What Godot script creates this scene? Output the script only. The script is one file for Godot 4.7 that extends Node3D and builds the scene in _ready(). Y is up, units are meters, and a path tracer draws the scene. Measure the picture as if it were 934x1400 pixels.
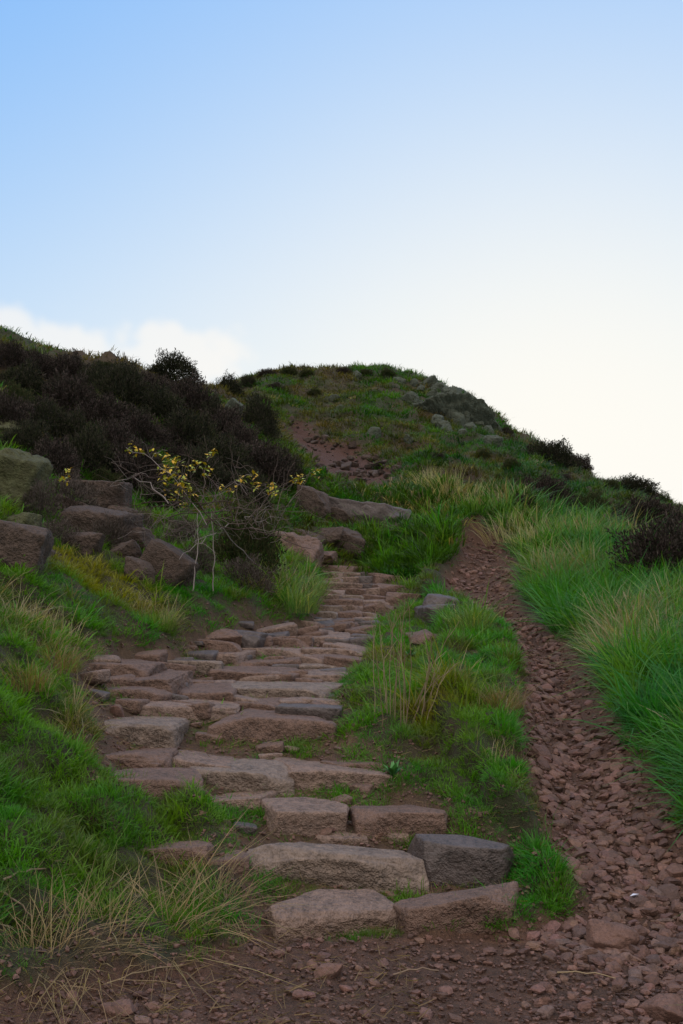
extends Node3D
# A worn flight of stone steps and a stony gully climbing a heathery hill, sun low behind the ridge.

const F := 1345.0            # focal length in photograph pixels
const EYE := Vector3(0, 1.5, 0)
const PITCH := 0.0816
var rng := RandomNumberGenerator.new()
var nz := FastNoiseLite.new()
var nfine := FastNoiseLite.new()
var nchip := FastNoiseLite.new()
var M := {}
var used := {}

# ---------------------------------------------------------------- terrain grid
const NEAR_ROWS := 16
const MID_ROWS := 330
const FAR_ROWS := 26
const NC := 280
var D := PackedFloat64Array()
var H := PackedFloat32Array()
var S_path := PackedFloat32Array()
var S_stair := PackedFloat32Array()
var S_ero := PackedFloat32Array()
var NR := 0
var gr := 0
var gc := 0
var gf := 0.0
var gg := 0.0
var centre := PackedVector2Array()
var NRM := PackedVector3Array()

func hw(d: float) -> float:
	return 8.0 + 0.85 * maxf(d, 0.0)

func ux(u: float) -> float:
	return 0.45 * u + 0.55 * u * u * u

func locate(x: float, d: float) -> void:
	var r := D.bsearch(d) - 1
	r = clampi(r, 0, NR - 2)
	gr = r
	gf = clampf((d - D[r]) / (D[r + 1] - D[r]), 0.0, 1.0)
	var s := clampf(x / hw(d), -1.0, 1.0)
	var u := s
	for k in 5:
		u -= (ux(u) - s) / (0.45 + 1.65 * u * u)
	var c := (clampf(u, -1.0, 1.0) * 0.5 + 0.5) * (NC - 1)
	gc = clampi(int(c), 0, NC - 2)
	gg = c - gc

func sample(a: PackedFloat32Array) -> float:
	var i := gr * NC + gc
	return lerpf(lerpf(a[i], a[i + 1], gg), lerpf(a[i + NC], a[i + NC + 1], gg), gf)

func hgt(x: float, z: float) -> float:
	locate(x, -z)
	return sample(H)

func ground_normal(x: float, z: float) -> Vector3:
	locate(x, -z)
	return NRM[gr * NC + gc]

func ray(px: float, py: float) -> Vector3:
	var v := Vector3((px - 467.0) / F, -(py - 700.0) / F, -1.0)
	return v.rotated(Vector3.RIGHT, PITCH)

func at_depth(px: float, py: float, d: float) -> Vector3:
	var v := ray(px, py)
	return EYE + v * (d / -v.z)

func hit(px: float, py: float) -> Vector3:
	var v := ray(px, py)
	v /= -v.z
	var d0 := 2.0
	var d := 2.0
	while d < 110.0:
		var p := EYE + v * d
		if p.y < hgt(p.x, p.z):
			break
		d0 = d
		d *= 1.012
	for k in 9:
		var m := (d0 + d) * 0.5
		var p := EYE + v * m
		if p.y < hgt(p.x, p.z):
			d = m
		else:
			d0 = m
	var q := EYE + v * d
	q.y = hgt(q.x, q.z)
	return q

func brow(px: float, py: float) -> Vector3:
	# like hit(), but a point just above a skyline slides down onto it
	var q := hit(px, py)
	for k in 12:
		if -q.z < 60.0 and q.y > 0.0 and not (-q.z > 29.0 and px < 290.0):
			break
		py += 3.0
		q = hit(px, py)
	return q

func poly_world(a: Array) -> PackedVector2Array:
	var r := PackedVector2Array()
	for p in a:
		var q := hit(p[0], p[1]) if p[1] < 1400 else at_depth(p[0], 1400, 3.5)
		if p[1] >= 1400:
			q = Vector3((p[0] - 467.0) / F * 3.3, 0, -float(p[2]))
		r.append(Vector2(q.x, -q.z))
	return r

func signed_dist(poly: PackedVector2Array, p: Vector2) -> float:
	var best := 9.0
	var n := poly.size()
	for i in n:
		var q := Geometry2D.get_closest_point_to_segment(p, poly[i], poly[(i + 1) % n])
		best = minf(best, p.distance_to(q))
	return -best if Geometry2D.is_point_in_polygon(p, poly) else best

func sstep(a: float, b: float, x: float) -> float:
	var t := clampf((x - a) / (b - a), 0.0, 1.0)
	return t * t * (3.0 - 2.0 * t)

func path_x(d: float) -> float:
	if d <= centre[0].y:
		return centre[0].x
	for i in centre.size() - 1:
		if d < centre[i + 1].y:
			return lerpf(centre[i].x, centre[i + 1].x, (d - centre[i].y) / (centre[i + 1].y - centre[i].y))
	var l := centre[centre.size() - 1]
	return l.x + (d - l.y) * 0.05

func build_heights() -> void:
	for i in NEAR_ROWS:
		D.append(lerpf(-9.0, 2.4, i / float(NEAR_ROWS)))
	for i in MID_ROWS:
		D.append(2.4 * pow(80.0 / 2.4, i / float(MID_ROWS)))
	for i in FAR_ROWS + 1:
		D.append(80.0 * pow(2500.0 / 80.0, i / float(FAR_ROWS)))
	NR = D.size()
	# where the ground stands: picture position and distance of places one can judge
	var cp := [[467, 1400, 3.55], [250, 1400, 3.5], [700, 1400, 3.55], [934, 1400, 3.55], [467, 1300, 4.3], [720, 1305, 4.25], [850, 1300, 4.3], [934, 1300, 4.35],
		[430, 1285, 4.4], [430, 1210, 4.88], [450, 1140, 5.24], [400, 1078, 5.8], [370, 1036, 6.2], [380, 990, 6.5], [380, 950, 7.3], [300, 905, 8.8], [400, 900, 9.0], [440, 865, 10.9], [470, 820, 12.6], [480, 775, 14.5],
		[840, 1200, 4.98], [820, 1100, 5.75], [780, 1000, 6.9], [760, 950, 7.7], [755, 900, 8.9], [720, 850, 11.0], [655, 800, 13.0], [665, 760, 14.6], [665, 735, 15.5],
		[650, 1170, 5.15], [640, 1080, 5.8], [620, 1000, 6.5], [600, 900, 8.8], [600, 850, 10.6], [570, 800, 12.9], [590, 750, 14.5], [490, 745, 15.2], [500, 705, 16.8], [560, 700, 16.8],
		[934, 1100, 5.5], [934, 1000, 6.5], [934, 930, 7.5], [934, 870, 9.0], [934, 835, 10.2], [890, 800, 11.8], [830, 765, 13.4], [850, 900, 8.9], [780, 800, 12.2], [740, 770, 13.6], [780, 735, 15.2],
		[910, 780, 15.0], [934, 730, 19.0], [850, 720, 18.5], [700, 700, 18.0], [720, 650, 22.0], [620, 660, 20.0], [560, 640, 22.5], [800, 680, 24.0], [810, 664, 27.0], [870, 678, 26.5], [934, 712, 26.0], [720, 622, 31.0], [670, 575, 38.0], [640, 546, 42.0], [600, 522, 45.0], [540, 518, 46.0], [450, 514, 46.0], [350, 513, 44.0], [318, 524, 41.0], [285, 533, 34.0],
		[540, 580, 32.0], [600, 600, 31.0], [450, 560, 36.0], [400, 600, 28.0], [480, 640, 23.0], [520, 662, 20.5], [430, 655, 20.5], [400, 560, 34.0], [380, 580, 29.5],
		[200, 745, 11.5], [130, 705, 12.0], [20, 765, 9.0], [20, 650, 11.0], [100, 640, 13.5], [200, 600, 16.0], [60, 545, 18.0], [200, 530, 20.5], [0, 456, 24.0], [60, 490, 22.5], [120, 512, 23.0], [230, 508, 21.5], [285, 555, 23.0], [330, 590, 21.5], [380, 640, 18.5], [300, 680, 14.5], [330, 745, 12.5], [260, 812, 10.0], [290, 832, 9.9], [400, 832, 11.5], [410, 760, 14.2], [200, 850, 9.0], [240, 880, 8.8], [100, 900, 7.5], [50, 800, 8.0], [0, 850, 6.5], [0, 950, 5.5], [60, 1000, 5.6], [0, 1100, 4.6], [0, 1200, 4.2], [100, 1150, 4.8], [140, 1010, 6.1], [0, 1300, 3.9], [200, 1200, 4.7], [150, 1300, 4.1], [0, 1400, 3.4], [290, 1120, 5.2]]
	var px := PackedFloat64Array()
	var pd := PackedFloat64Array()
	var py := PackedFloat64Array()
	for c in cp:
		var p := at_depth(c[0], c[1], c[2])
		px.append(p.x)
		pd.append(-p.z)
		py.append(p.y)
	for w in [[0, 0, 0], [-3, 0.15, 0], [3, -0.1, 0], [0, -0.1, -8], [-8, 1.5, -8], [8, -0.8, -8], [-5, 1.4, 2.5], [-5, 2.6, 6.5], [-8, 3.0, 0], [-9, 5.0, 11], [-14, 8.5, 18], [-22, 13, 30], [4.2, 0.5, 4], [6, 0.5, 7], [7.5, 1.0, 11], [9, 1.6, 15], [13, 1.4, 22], [20, -1.0, 28], [16, -1.5, 12], [12, -1.5, 3], [30, -6, 40], [17, -1.5, 40], [30, -8, 70], [14, 2.0, 52], [0, 10.5, 60], [-14, 10.5, 58], [-26, 10.5, 50], [-8, 7.8, 40], [0, 7, 75], [-40, 10, 75], [25, -6, 80]]:
		px.append(w[0])
		pd.append(w[2])
		py.append(w[1])
	var n := px.size()
	var A := []
	for i in n:
		var row := PackedFloat64Array()
		row.resize(n + 1)
		for j in n:
			var c := 0.25 + 0.06 * maxf(pd[j], 0.0)
			row[j] = sqrt((px[i] - px[j]) ** 2 + (pd[i] - pd[j]) ** 2 + c * c)
		row[i] -= 0.02 * maxf(pd[i], 2.0)
		row[n] = py[i]
		A.append(row)
	for i in n:
		var p := i
		for k in range(i + 1, n):
			if absf(A[k][i]) > absf(A[p][i]):
				p = k
		var t = A[i]
		A[i] = A[p]
		A[p] = t
		var ri: PackedFloat64Array = A[i]
		for k in range(i + 1, n):
			var rk: PackedFloat64Array = A[k]
			var f := rk[i] / ri[i]
			if f != 0.0:
				for j in range(i, n + 1):
					rk[j] -= f * ri[j]
				A[k] = rk
	var wt := PackedFloat64Array()
	wt.resize(n)
	for i in range(n - 1, -1, -1):
		var r: PackedFloat64Array = A[i]
		var s := r[n]
		for j in range(i + 1, n):
			s -= r[j] * wt[j]
		wt[i] = s / r[i]
	# coarse evaluation, then filled in between
	var step := 4
	var cr := int(ceil((NR - 1) / float(step))) + 1
	var cc := int(ceil((NC - 1) / float(step))) + 1
	var G := PackedFloat64Array()
	G.resize(cr * cc)
	for a in cr:
		var d := D[mini(a * step, NR - 1)]
		for b in cc:
			var u := mini(b * step, NC - 1) / float(NC - 1) * 2.0 - 1.0
			var x := ux(u) * hw(d)
			var de := minf(d, 85.0)
			var xe := clampf(x, -60.0, 60.0)
			var s := 0.0
			for j in n:
				var dx := xe - px[j]
				var dz := de - pd[j]
				var c := 0.25 + 0.06 * maxf(pd[j], 0.0)
				s += wt[j] * sqrt(dx * dx + dz * dz + c * c)
			var away := sstep(50.0, 110.0, Vector2(x, maxf(d - 30.0, 0.0)).length())
			G[a * cc + b] = lerpf(clampf(s, -8.0, 16.0), -9.0, away)
	H.resize(NR * NC)
	for i in NR:
		var a := mini(i / step, cr - 2)
		var d0 := D[mini(a * step, NR - 1)]
		var d1 := D[mini((a + 1) * step, NR - 1)]
		var fa := clampf((D[i] - d0) / maxf(d1 - d0, 1e-6), 0.0, 1.0)
		for j in NC:
			var b := mini(j / step, cc - 2)
			var fb := clampf((j - b * step) / float(mini((b + 1) * step, NC - 1) - b * step), 0.0, 1.0)
			var k := a * cc + b
			H[i * NC + j] = lerpf(lerpf(G[k], G[k + 1], fb), lerpf(G[k + cc], G[k + cc + 1], fb), fa)

func shape_ground() -> void:
	var path := poly_world([[-300, 1401, 2.2], [-250, 1401, 3.3], [20, 1372], [120, 1352], [220, 1338], [335, 1305], [352, 1268], [480, 1292], [560, 1284], [640, 1278], [705, 1280], [785, 1264], [800, 1240], [770, 1205], [745, 1140], [722, 1080], [712, 1020], [716, 960], [712, 900], [690, 868], [640, 835], [612, 820], [610, 795], [632, 765], [628, 737], [650, 727], [690, 740], [705, 765], [700, 800], [715, 840], [760, 870], [812, 905], [830, 960], [848, 1010], [880, 1050], [915, 1090], [932, 1130], [975, 1180], [1060, 1250], [1150, 1401, 3.3], [1150, 1401, 2.2]])
	var stair := poly_world([[335, 1295], [345, 1230], [330, 1170], [290, 1100], [270, 1082], [150, 1064], [135, 1010], [122, 960], [100, 935], [108, 905], [160, 890], [240, 900], [250, 880], [330, 852], [425, 850], [438, 805], [432, 766], [500, 768], [540, 800], [556, 830], [512, 852], [506, 890], [470, 930], [455, 960], [480, 1000], [525, 1050], [540, 1080], [600, 1108], [622, 1150], [690, 1168], [702, 1218], [640, 1245], [550, 1282]])
	var ero := poly_world([[545, 650], [560, 640], [500, 612], [450, 596], [415, 572], [392, 566], [384, 580], [395, 602], [420, 640], [440, 662], [500, 682], [550, 668]])
	for p in [[850, 1210], [825, 1110], [780, 1000], [768, 940], [758, 890], [720, 850], [660, 812], [668, 770], [665, 740]]:
		var q := hit(p[0], p[1])
		centre.append(Vector2(q.x, -q.z))
	S_path.resize(NR * NC)
	S_stair.resize(NR * NC)
	S_ero.resize(NR * NC)
	S_path.fill(9.0)
	S_stair.fill(9.0)
	S_ero.fill(9.0)
	for i in NR:
		var d := D[i]
		var px := path_x(d)
		for j in NC:
			var k := i * NC + j
			var x := ux(j / float(NC - 1) * 2.0 - 1.0) * hw(d)
			var p := Vector2(x, d)
			var wob := 0.05 * nfine.get_noise_2d(x * 3.0, d * 3.0) + 0.025 * nfine.get_noise_2d(x * 9.0 + 40.0, d * 9.0)
			if d > 0.5 and d < 18.0 and absf(x) < 6.0:
				S_path[k] = signed_dist(path, p) + wob
				S_stair[k] = signed_dist(stair, p) + wob
			if d > 14.0 and d < 42.0 and absf(x) < 8.0:
				S_ero[k] = signed_dist(ero, p) + wob * 5.0
			var sp := S_path[k]
			var ss := S_stair[k]
			var grassy := sstep(0.0, 0.18, minf(sp, ss))
			var y := 0.0
			# banks beside the gully and the steps
			var right_side := x > px
			if d > 1.0 and d < 19.0:
				var bank := 0.1 if sp < ss else 0.05
				if right_side:
					bank = 0.06 + 0.07 * sstep(9.0, 6.5, d)
				if d > 5.2 and not right_side and sp < ss:
					bank = 0.2
				if x < -0.2 and ss < 1.5 and d > 7.5:
					bank = 0.16
				y += bank * sstep(-0.04, 0.11, minf(sp, ss)) * sstep(19.0, 15.0, d)
			# the gully is worn deepest in its middle
			if sp < 0.0:
				y -= 0.09 * sstep(0.0, -0.35, sp) * sstep(4.6, 6.2, d)
			if ss < 0.0 and sp > -0.05:
				y -= 0.03 * sstep(0.0, -0.1, ss)
			if S_ero[k] < 0.5:
				y -= 0.35 * sstep(0.3, -0.6, S_ero[k]) + 0.1 * nfine.get_noise_2d(x * 1.3, d * 1.3) * sstep(0.0, -0.5, S_ero[k])
			# lumps of turf, tussocks on the hill
			var near := sstep(60.0, 8.0, d)
			y += grassy * near * (0.085 * nz.get_noise_2d(x * 2.2, d * 2.2) + 0.045 * nfine.get_noise_2d(x * 2.4 + 7.0, d * 2.4))
			var far := sstep(11.0, 19.0, d) * sstep(400.0, 60.0, d) * sstep(-0.2, 0.6, S_ero[k])
			y += far * (0.42 * nz.get_noise_2d(x * 0.35 + 90.0, d * 0.35) + 0.22 * absf(nz.get_noise_2d(x * 0.9, d * 0.9 + 33.0)) + 0.12 * nfine.get_noise_2d(x * 1.1, d * 1.1))
			y += (0.012 * nfine.get_noise_2d(x * 7.0, d * 7.0) + 0.006 * nfine.get_noise_2d(x * 17.0, d * 17.0)) * sstep(30.0, 10.0, d)
			if d < 2.4:
				y *= sstep(-4.0, 2.4, d)
			H[k] += y

func ground_colour(x: float, d: float, k: int) -> Color:
	var sp := S_path[k]
	var ss := S_stair[k]
	var n1 := nz.get_noise_2d(x * 0.8, d * 0.8)
	var n2 := nfine.get_noise_2d(x * 2.0, d * 2.0)
	var n3 := nz.get_noise_2d(x * 0.25 + 11.0, d * 0.25)
	var turf := Color(0.055, 0.068, 0.022).lerp(Color(0.11, 0.075, 0.042), clampf(0.4 + n2 * 0.9, 0, 1))
	var hill := Color(0.06, 0.08, 0.026).lerp(Color(0.12, 0.08, 0.045), clampf(0.45 + n3 * 0.9 + n1 * 0.5, 0, 1))
	var c := turf.lerp(hill, sstep(12.0, 20.0, d))
	var soil := Color(0.22, 0.115, 0.075).lerp(Color(0.17, 0.09, 0.058), clampf(0.5 + n2, 0, 1))
	var dirt := Color(0.23, 0.135, 0.09).lerp(Color(0.16, 0.1, 0.058), clampf(0.5 + 0.8 * n1 + n2, 0, 1))
	c = c.lerp(soil, sstep(0.07, 0.0, sp))
	c = c.lerp(dirt, sstep(0.1, 0.0, ss) * (1.0 - sstep(0.05, 0.0, sp)))
	c = c.lerp(Color(0.155, 0.074, 0.05), sstep(0.25, -0.15, S_ero[k] + n2 * 0.4))
	return c

func build_ground() -> void:
	var V := PackedVector3Array()
	var N := PackedVector3Array()
	var C := PackedColorArray()
	V.resize(NR * NC)
	N.resize(NR * NC)
	C.resize(NR * NC)
	for i in NR:
		var d := D[i]
		for j in NC:
			var k := i * NC + j
			var x := ux(j / float(NC - 1) * 2.0 - 1.0) * hw(d)
			V[k] = Vector3(x, H[k], -d)
			C[k] = ground_colour(x, d, k)
	for i in NR:
		var i0 := maxi(i - 1, 0) * NC
		var i1 := mini(i + 1, NR - 1) * NC
		for j in NC:
			var a := V[i * NC + mini(j + 1, NC - 1)] - V[i * NC + maxi(j - 1, 0)]
			var b := V[i1 + j] - V[i0 + j]
			N[i * NC + j] = a.cross(b).normalized()
	NRM = N
	var ih := PackedInt32Array()
	var ip := PackedInt32Array()
	var ie := PackedInt32Array()
	for i in NR - 1:
		for j in NC - 1:
			var k := i * NC + j
			var q := [k, k + NC, k + 1, k + 1, k + NC, k + NC + 1]
			var s := S_path[k] + S_path[k + 1] + S_path[k + NC] + S_path[k + NC + 1]
			var e := S_ero[k] + S_ero[k + NC + 1]
			if s < 0.0:
				ip.append_array(PackedInt32Array(q))
			elif e < 0.0:
				ie.append_array(PackedInt32Array(q))
			else:
				ih.append_array(PackedInt32Array(q))
	var names := ["hillside", "gravel_path", "eroded_path"]
	var lists := [ih, ip, ie]
	for t in 3:
		var arr := []
		arr.resize(Mesh.ARRAY_MAX)
		var map := PackedInt32Array()
		map.resize(NR * NC)
		map.fill(-1)
		var v2 := PackedVector3Array()
		var n2 := PackedVector3Array()
		var c2 := PackedColorArray()
		var i2 := PackedInt32Array()
		for id in lists[t]:
			if map[id] < 0:
				map[id] = v2.size()
				v2.append(V[id])
				n2.append(N[id])
				c2.append(C[id])
			i2.append(map[id])
		arr[Mesh.ARRAY_VERTEX] = v2
		arr[Mesh.ARRAY_NORMAL] = n2
		arr[Mesh.ARRAY_COLOR] = c2
		arr[Mesh.ARRAY_INDEX] = i2
		var am := ArrayMesh.new()
		am.add_surface_from_arrays(Mesh.PRIMITIVE_TRIANGLES, arr)
		var o := part(names[t], am, M.earth, self)
		tag(o, ["rough grassy and heathery hillside under the pale evening sky", "bare stony red-brown footpath worn into a gully beside the steps", "eroded red soil scar leading up the hill"][t], ["hillside", "path", "path"][t], "", "structure")

# ---------------------------------------------------------------- scene helpers
func numbered(called: String) -> String:
	var n: int = used.get(called, 0)
	used[called] = n + 1
	return called if n == 0 else "%s_%03d" % [called, n]

func tag(o: Node, label: String, category := "", group := "", kind := "") -> void:
	if label != "":
		o.set_meta("label", label)
	if category != "":
		o.set_meta("category", category)
	if group != "":
		o.set_meta("group", group)
	if kind != "":
		o.set_meta("kind", kind)

func thing(called: String, label: String, category: String, at := Vector3.ZERO, turn := 0.0, group := "") -> Node3D:
	var o := Node3D.new()
	o.name = numbered(called)
	add_child(o)
	o.position = at
	o.rotation.y = turn
	tag(o, label, category, group)
	return o

func part(called: String, mesh: Mesh, mat: Material, parent: Node) -> MeshInstance3D:
	var o := MeshInstance3D.new()
	o.name = numbered(called) if parent == self else called
	o.mesh = mesh
	o.material_override = mat
	parent.add_child(o, true)
	return o

func to_mesh(V: PackedVector3Array, N: PackedVector3Array, C: PackedColorArray, I: PackedInt32Array) -> ArrayMesh:
	var arr := []
	arr.resize(Mesh.ARRAY_MAX)
	arr[Mesh.ARRAY_VERTEX] = V
	arr[Mesh.ARRAY_NORMAL] = N
	if C.size() == V.size():
		arr[Mesh.ARRAY_COLOR] = C
	arr[Mesh.ARRAY_INDEX] = I
	var am := ArrayMesh.new()
	am.add_surface_from_arrays(Mesh.PRIMITIVE_TRIANGLES, arr)
	return am

# ---------------------------------------------------------------- textures and materials
func grain(size: int, sd: int, layers: Array, ramp: Array) -> ImageTexture:
	# layers: [frequency, weight, cellular]; ramp: colours spread evenly over 0..1
	var acc := PackedFloat32Array()
	acc.resize(size * size)
	var total := 0.0
	for l in layers:
		var f := FastNoiseLite.new()
		f.seed = sd
		sd += 1
		f.frequency = l[0]
		f.noise_type = FastNoiseLite.TYPE_CELLULAR if l[2] else FastNoiseLite.TYPE_SIMPLEX_SMOOTH
		f.fractal_octaves = 4
		var im := f.get_seamless_image(size, size, false, false, 0.12, true)
		var b := im.get_data()
		for i in acc.size():
			acc[i] += b[i] * l[1] / 255.0
		total += l[1]
	var lo := 9.0
	var hi := -9.0
	for v in acc:
		lo = minf(lo, v)
		hi = maxf(hi, v)
	var table := PackedByteArray()
	for i in 256:
		var t := i / 255.0 * (ramp.size() - 1)
		var a := mini(int(t), ramp.size() - 2)
		var c: Color = ramp[a].lerp(ramp[a + 1], t - a)
		table.append_array(PackedByteArray([c.r8, c.g8, c.b8]))
	var out := PackedByteArray()
	out.resize(size * size * 3)
	for i in acc.size():
		var q := int(clampf((acc[i] - lo) / (hi - lo), 0.0, 1.0) * 255.0) * 3
		out[i * 3] = table[q]
		out[i * 3 + 1] = table[q + 1]
		out[i * 3 + 2] = table[q + 2]
	return ImageTexture.create_from_image(Image.create_from_data(size, size, false, Image.FORMAT_RGB8, out))

func g3(v: float) -> Color:
	return Color(v, v, v)

func stone_mat(tint: Color, tex: Texture2D, bump: Texture2D, sc: float, relief: float, rough := 0.8) -> StandardMaterial3D:
	var m := StandardMaterial3D.new()
	m.albedo_color = tint.linear_to_srgb()
	m.albedo_texture = tex
	m.uv1_triplanar = true
	m.uv1_world_triplanar = true
	m.uv1_scale = Vector3.ONE * sc
	m.roughness = rough
	m.heightmap_enabled = true
	m.heightmap_texture = bump
	m.heightmap_scale = relief
	return m

func leaf_mat(back: float, rough := 0.5) -> StandardMaterial3D:
	var m := StandardMaterial3D.new()
	m.vertex_color_use_as_albedo = true
	m.roughness = rough
	m.metallic_specular = 0.4 if rough < 0.6 else 0.2
	m.cull_mode = BaseMaterial3D.CULL_DISABLED
	if back > 0.0:
		m.backlight_enabled = true
		m.backlight = Color(back, back, back * 0.6)
	return m

func make_materials() -> void:
	var rocktex := grain(512, 11, [[0.012, 0.7, false], [0.045, 1.0, false], [0.13, 0.9, false], [0.3, 0.4, true]], [g3(0.2), g3(0.5), g3(0.7), g3(0.78), Color(1, 0.98, 0.96)])
	var rockbump := grain(512, 21, [[0.03, 0.8, false], [0.09, 0.8, true], [0.2, 0.6, false]], [g3(0.0), g3(1.0)])
	var lichen := grain(512, 31, [[0.02, 1.0, false], [0.07, 0.9, false], [0.2, 0.4, false]], [Color(0.5, 0.5, 0.46), Color(0.62, 0.63, 0.55), Color(0.66, 0.68, 0.56), Color(0.85, 0.9, 0.85), Color(1, 1, 1)])
	var grit := grain(512, 41, [[0.02, 0.6, false], [0.12, 0.8, true], [0.3, 0.8, false]], [g3(0.3), g3(0.6), g3(0.85), g3(1.0)])
	M.step = stone_mat(Color(0.4, 0.275, 0.215), rocktex, rockbump, 1.1, 2.4, 0.7)
	M.step_b = stone_mat(Color(0.3, 0.185, 0.138), rocktex, rockbump, 1.3, 2.4, 0.72)
	M.step_c = stone_mat(Color(0.37, 0.28, 0.225), rocktex, rockbump, 0.9, 2.4, 0.7)
	M.step_dark = stone_mat(Color(0.165, 0.13, 0.122), rocktex, rockbump, 1.0, 1.3, 0.6)
	M.boulder = stone_mat(Color(0.14, 0.095, 0.072), rocktex, rockbump, 0.8, 4.0, 0.85)
	M.lichen = stone_mat(Color(0.125, 0.145, 0.14), lichen, rockbump, 0.6, 6.0, 0.9)
	M.mossy = stone_mat(Color(0.12, 0.12, 0.06), lichen, rockbump, 0.9, 4.0, 0.9)
	M.gravel = stone_mat(Color(0.3, 0.165, 0.125), rocktex, rockbump, 2.2, 0.8, 0.8)
	M.gravel.vertex_color_use_as_albedo = true
	M.earth = stone_mat(Color(1.15, 1.15, 1.15), grit, grit, 1.7, 5.0, 0.95)
	M.earth.albedo_color = Color.WHITE
	M.earth.vertex_color_use_as_albedo = true
	M.grass = leaf_mat(1.0)
	M.shrub = leaf_mat(0.3, 0.8)
	M.leaf = leaf_mat(0.5)
	M.bark = leaf_mat(0.0, 0.8)

# ---------------------------------------------------------------- rocks
var sphere_cache := {}

func cube_sphere(res: int) -> Dictionary:
	if sphere_cache.has(res):
		return sphere_cache[res]
	var dirs := PackedVector3Array()
	var ids := {}
	var I := PackedInt32Array()
	for f in 6:
		var ax := f / 2
		var sg := 1.0 if f % 2 == 0 else -1.0
		var grid := PackedInt32Array()
		for a in res + 1:
			for b in res + 1:
				var v := Vector3.ZERO
				v[ax] = sg
				v[(ax + 1) % 3] = a * 2.0 / res - 1.0
				v[(ax + 2) % 3] = b * 2.0 / res - 1.0
				var key := Vector3i((v * 1000.0).round())
				if not ids.has(key):
					ids[key] = dirs.size()
					dirs.append(v)
				grid.append(ids[key])
		for a in res:
			for b in res:
				var k := a * (res + 1) + b
				var q := [grid[k], grid[k + 1], grid[k + res + 1], grid[k + 1], grid[k + res + 2], grid[k + res + 1]]
				if sg < 0:
					q = [grid[k], grid[k + res + 1], grid[k + 1], grid[k + 1], grid[k + res + 1], grid[k + res + 2]]
				I.append_array(PackedInt32Array(q))
	sphere_cache[res] = {"dirs": dirs, "I": I}
	return sphere_cache[res]

# A weathered stone: planes cut from a solid, edges rounded by `sharp`, then roughened.
func rock(dims: Vector3, sd: int, res := 11, sharp := 9.0, boxy := 1.0, cuts := 5, bump := 0.05, flat := false) -> ArrayMesh:
	var r := RandomNumberGenerator.new()
	r.seed = sd * 7919 + 13
	var pn := PackedVector3Array()
	var ph := PackedFloat64Array()
	for a in 3:
		for s in [-1.0, 1.0]:
			var n := Vector3.ZERO
			n[a] = s
			n += Vector3(r.randf_range(-1, 1), r.randf_range(-1, 1) * (0.3 if boxy > 0.5 else 1.0), r.randf_range(-1, 1)) * ((0.08 if a == 1 else 0.22) if boxy > 0.5 else 0.35)
			pn.append(n.normalized())
			ph.append(r.randf_range(0.9, 1.0) if boxy > 0.5 else r.randf_range(0.8, 1.0))
	for k in cuts:
		var n := Vector3(r.randf_range(-1, 1), r.randf_range(-1, 1), r.randf_range(-1, 1)).normalized()
		pn.append(n)
		ph.append(r.randf_range(1.12, 1.42) if boxy > 0.5 else r.randf_range(0.75, 1.0))
	var cs := cube_sphere(res)
	var dirs: PackedVector3Array = cs.dirs
	var I: PackedInt32Array = cs.I
	var V := PackedVector3Array()
	V.resize(dirs.size())
	var off := Vector3(sd * 3.7, sd * 1.3, -sd * 2.1)
	var half := dims * 0.5
	for i in dirs.size():
		var dv := dirs[i]
		var s := 0.0
		for k in pn.size():
			var c := dv.dot(pn[k])
			if c > 0.0:
				s += pow(c / ph[k], sharp)
		var p := dv * pow(s, -1.0 / sharp)
		var w := p * half
		var nn := 1.1 * nfine.get_noise_3dv(w * 2.0 + off) + 0.55 * nfine.get_noise_3dv(w * 7.0 + off) + 0.3 * nfine.get_noise_3dv(w * 17.0 + off)
		var lay := nz.get_noise_1d(w.y * 14.0 + sd * 9.0 + nn * 2.0)
		var chip := nchip.get_noise_3dv(w * 4.5 + off) + 0.5 * nchip.get_noise_3dv(w * 10.0 - off)
		w += p.normalized() * bump * (0.6 * nn + 0.35 * lay - 0.75 * chip) * minf(1.0, dims.length() * 0.5) * (0.45 if p.y > 0.9 * absf(p.x) and p.y > 0.9 * absf(p.z) and boxy > 0.5 else 1.0)
		V[i] = w
	if flat:
		var V2 := PackedVector3Array()
		var N2 := PackedVector3Array()
		var C2 := PackedColorArray()
		var I2 := PackedInt32Array()
		for t in range(0, I.size(), 3):
			var n := (V[I[t + 2]] - V[I[t]]).cross(V[I[t + 1]] - V[I[t]]).normalized()
			if n.dot(V[I[t]]) < 0.0:
				n = -n
			for e in 3:
				I2.append(V2.size())
				V2.append(V[I[t + e]])
				N2.append(n)
				C2.append(Color.WHITE)
		return to_mesh(V2, N2, C2, I2)
	var N := PackedVector3Array()
	N.resize(V.size())
	for t in range(0, I.size(), 3):
		var n := (V[I[t + 2]] - V[I[t]]).cross(V[I[t + 1]] - V[I[t]])
		if n.dot(V[I[t]] + V[I[t + 1]] + V[I[t + 2]]) < 0.0:
			n = -n
		N[I[t]] += n
		N[I[t + 1]] += n
		N[I[t + 2]] += n
	var C := PackedColorArray()
	for i in N.size():
		N[i] = N[i].normalized()
		C.append(Color.WHITE)
	return to_mesh(V, N, C, I)

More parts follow.
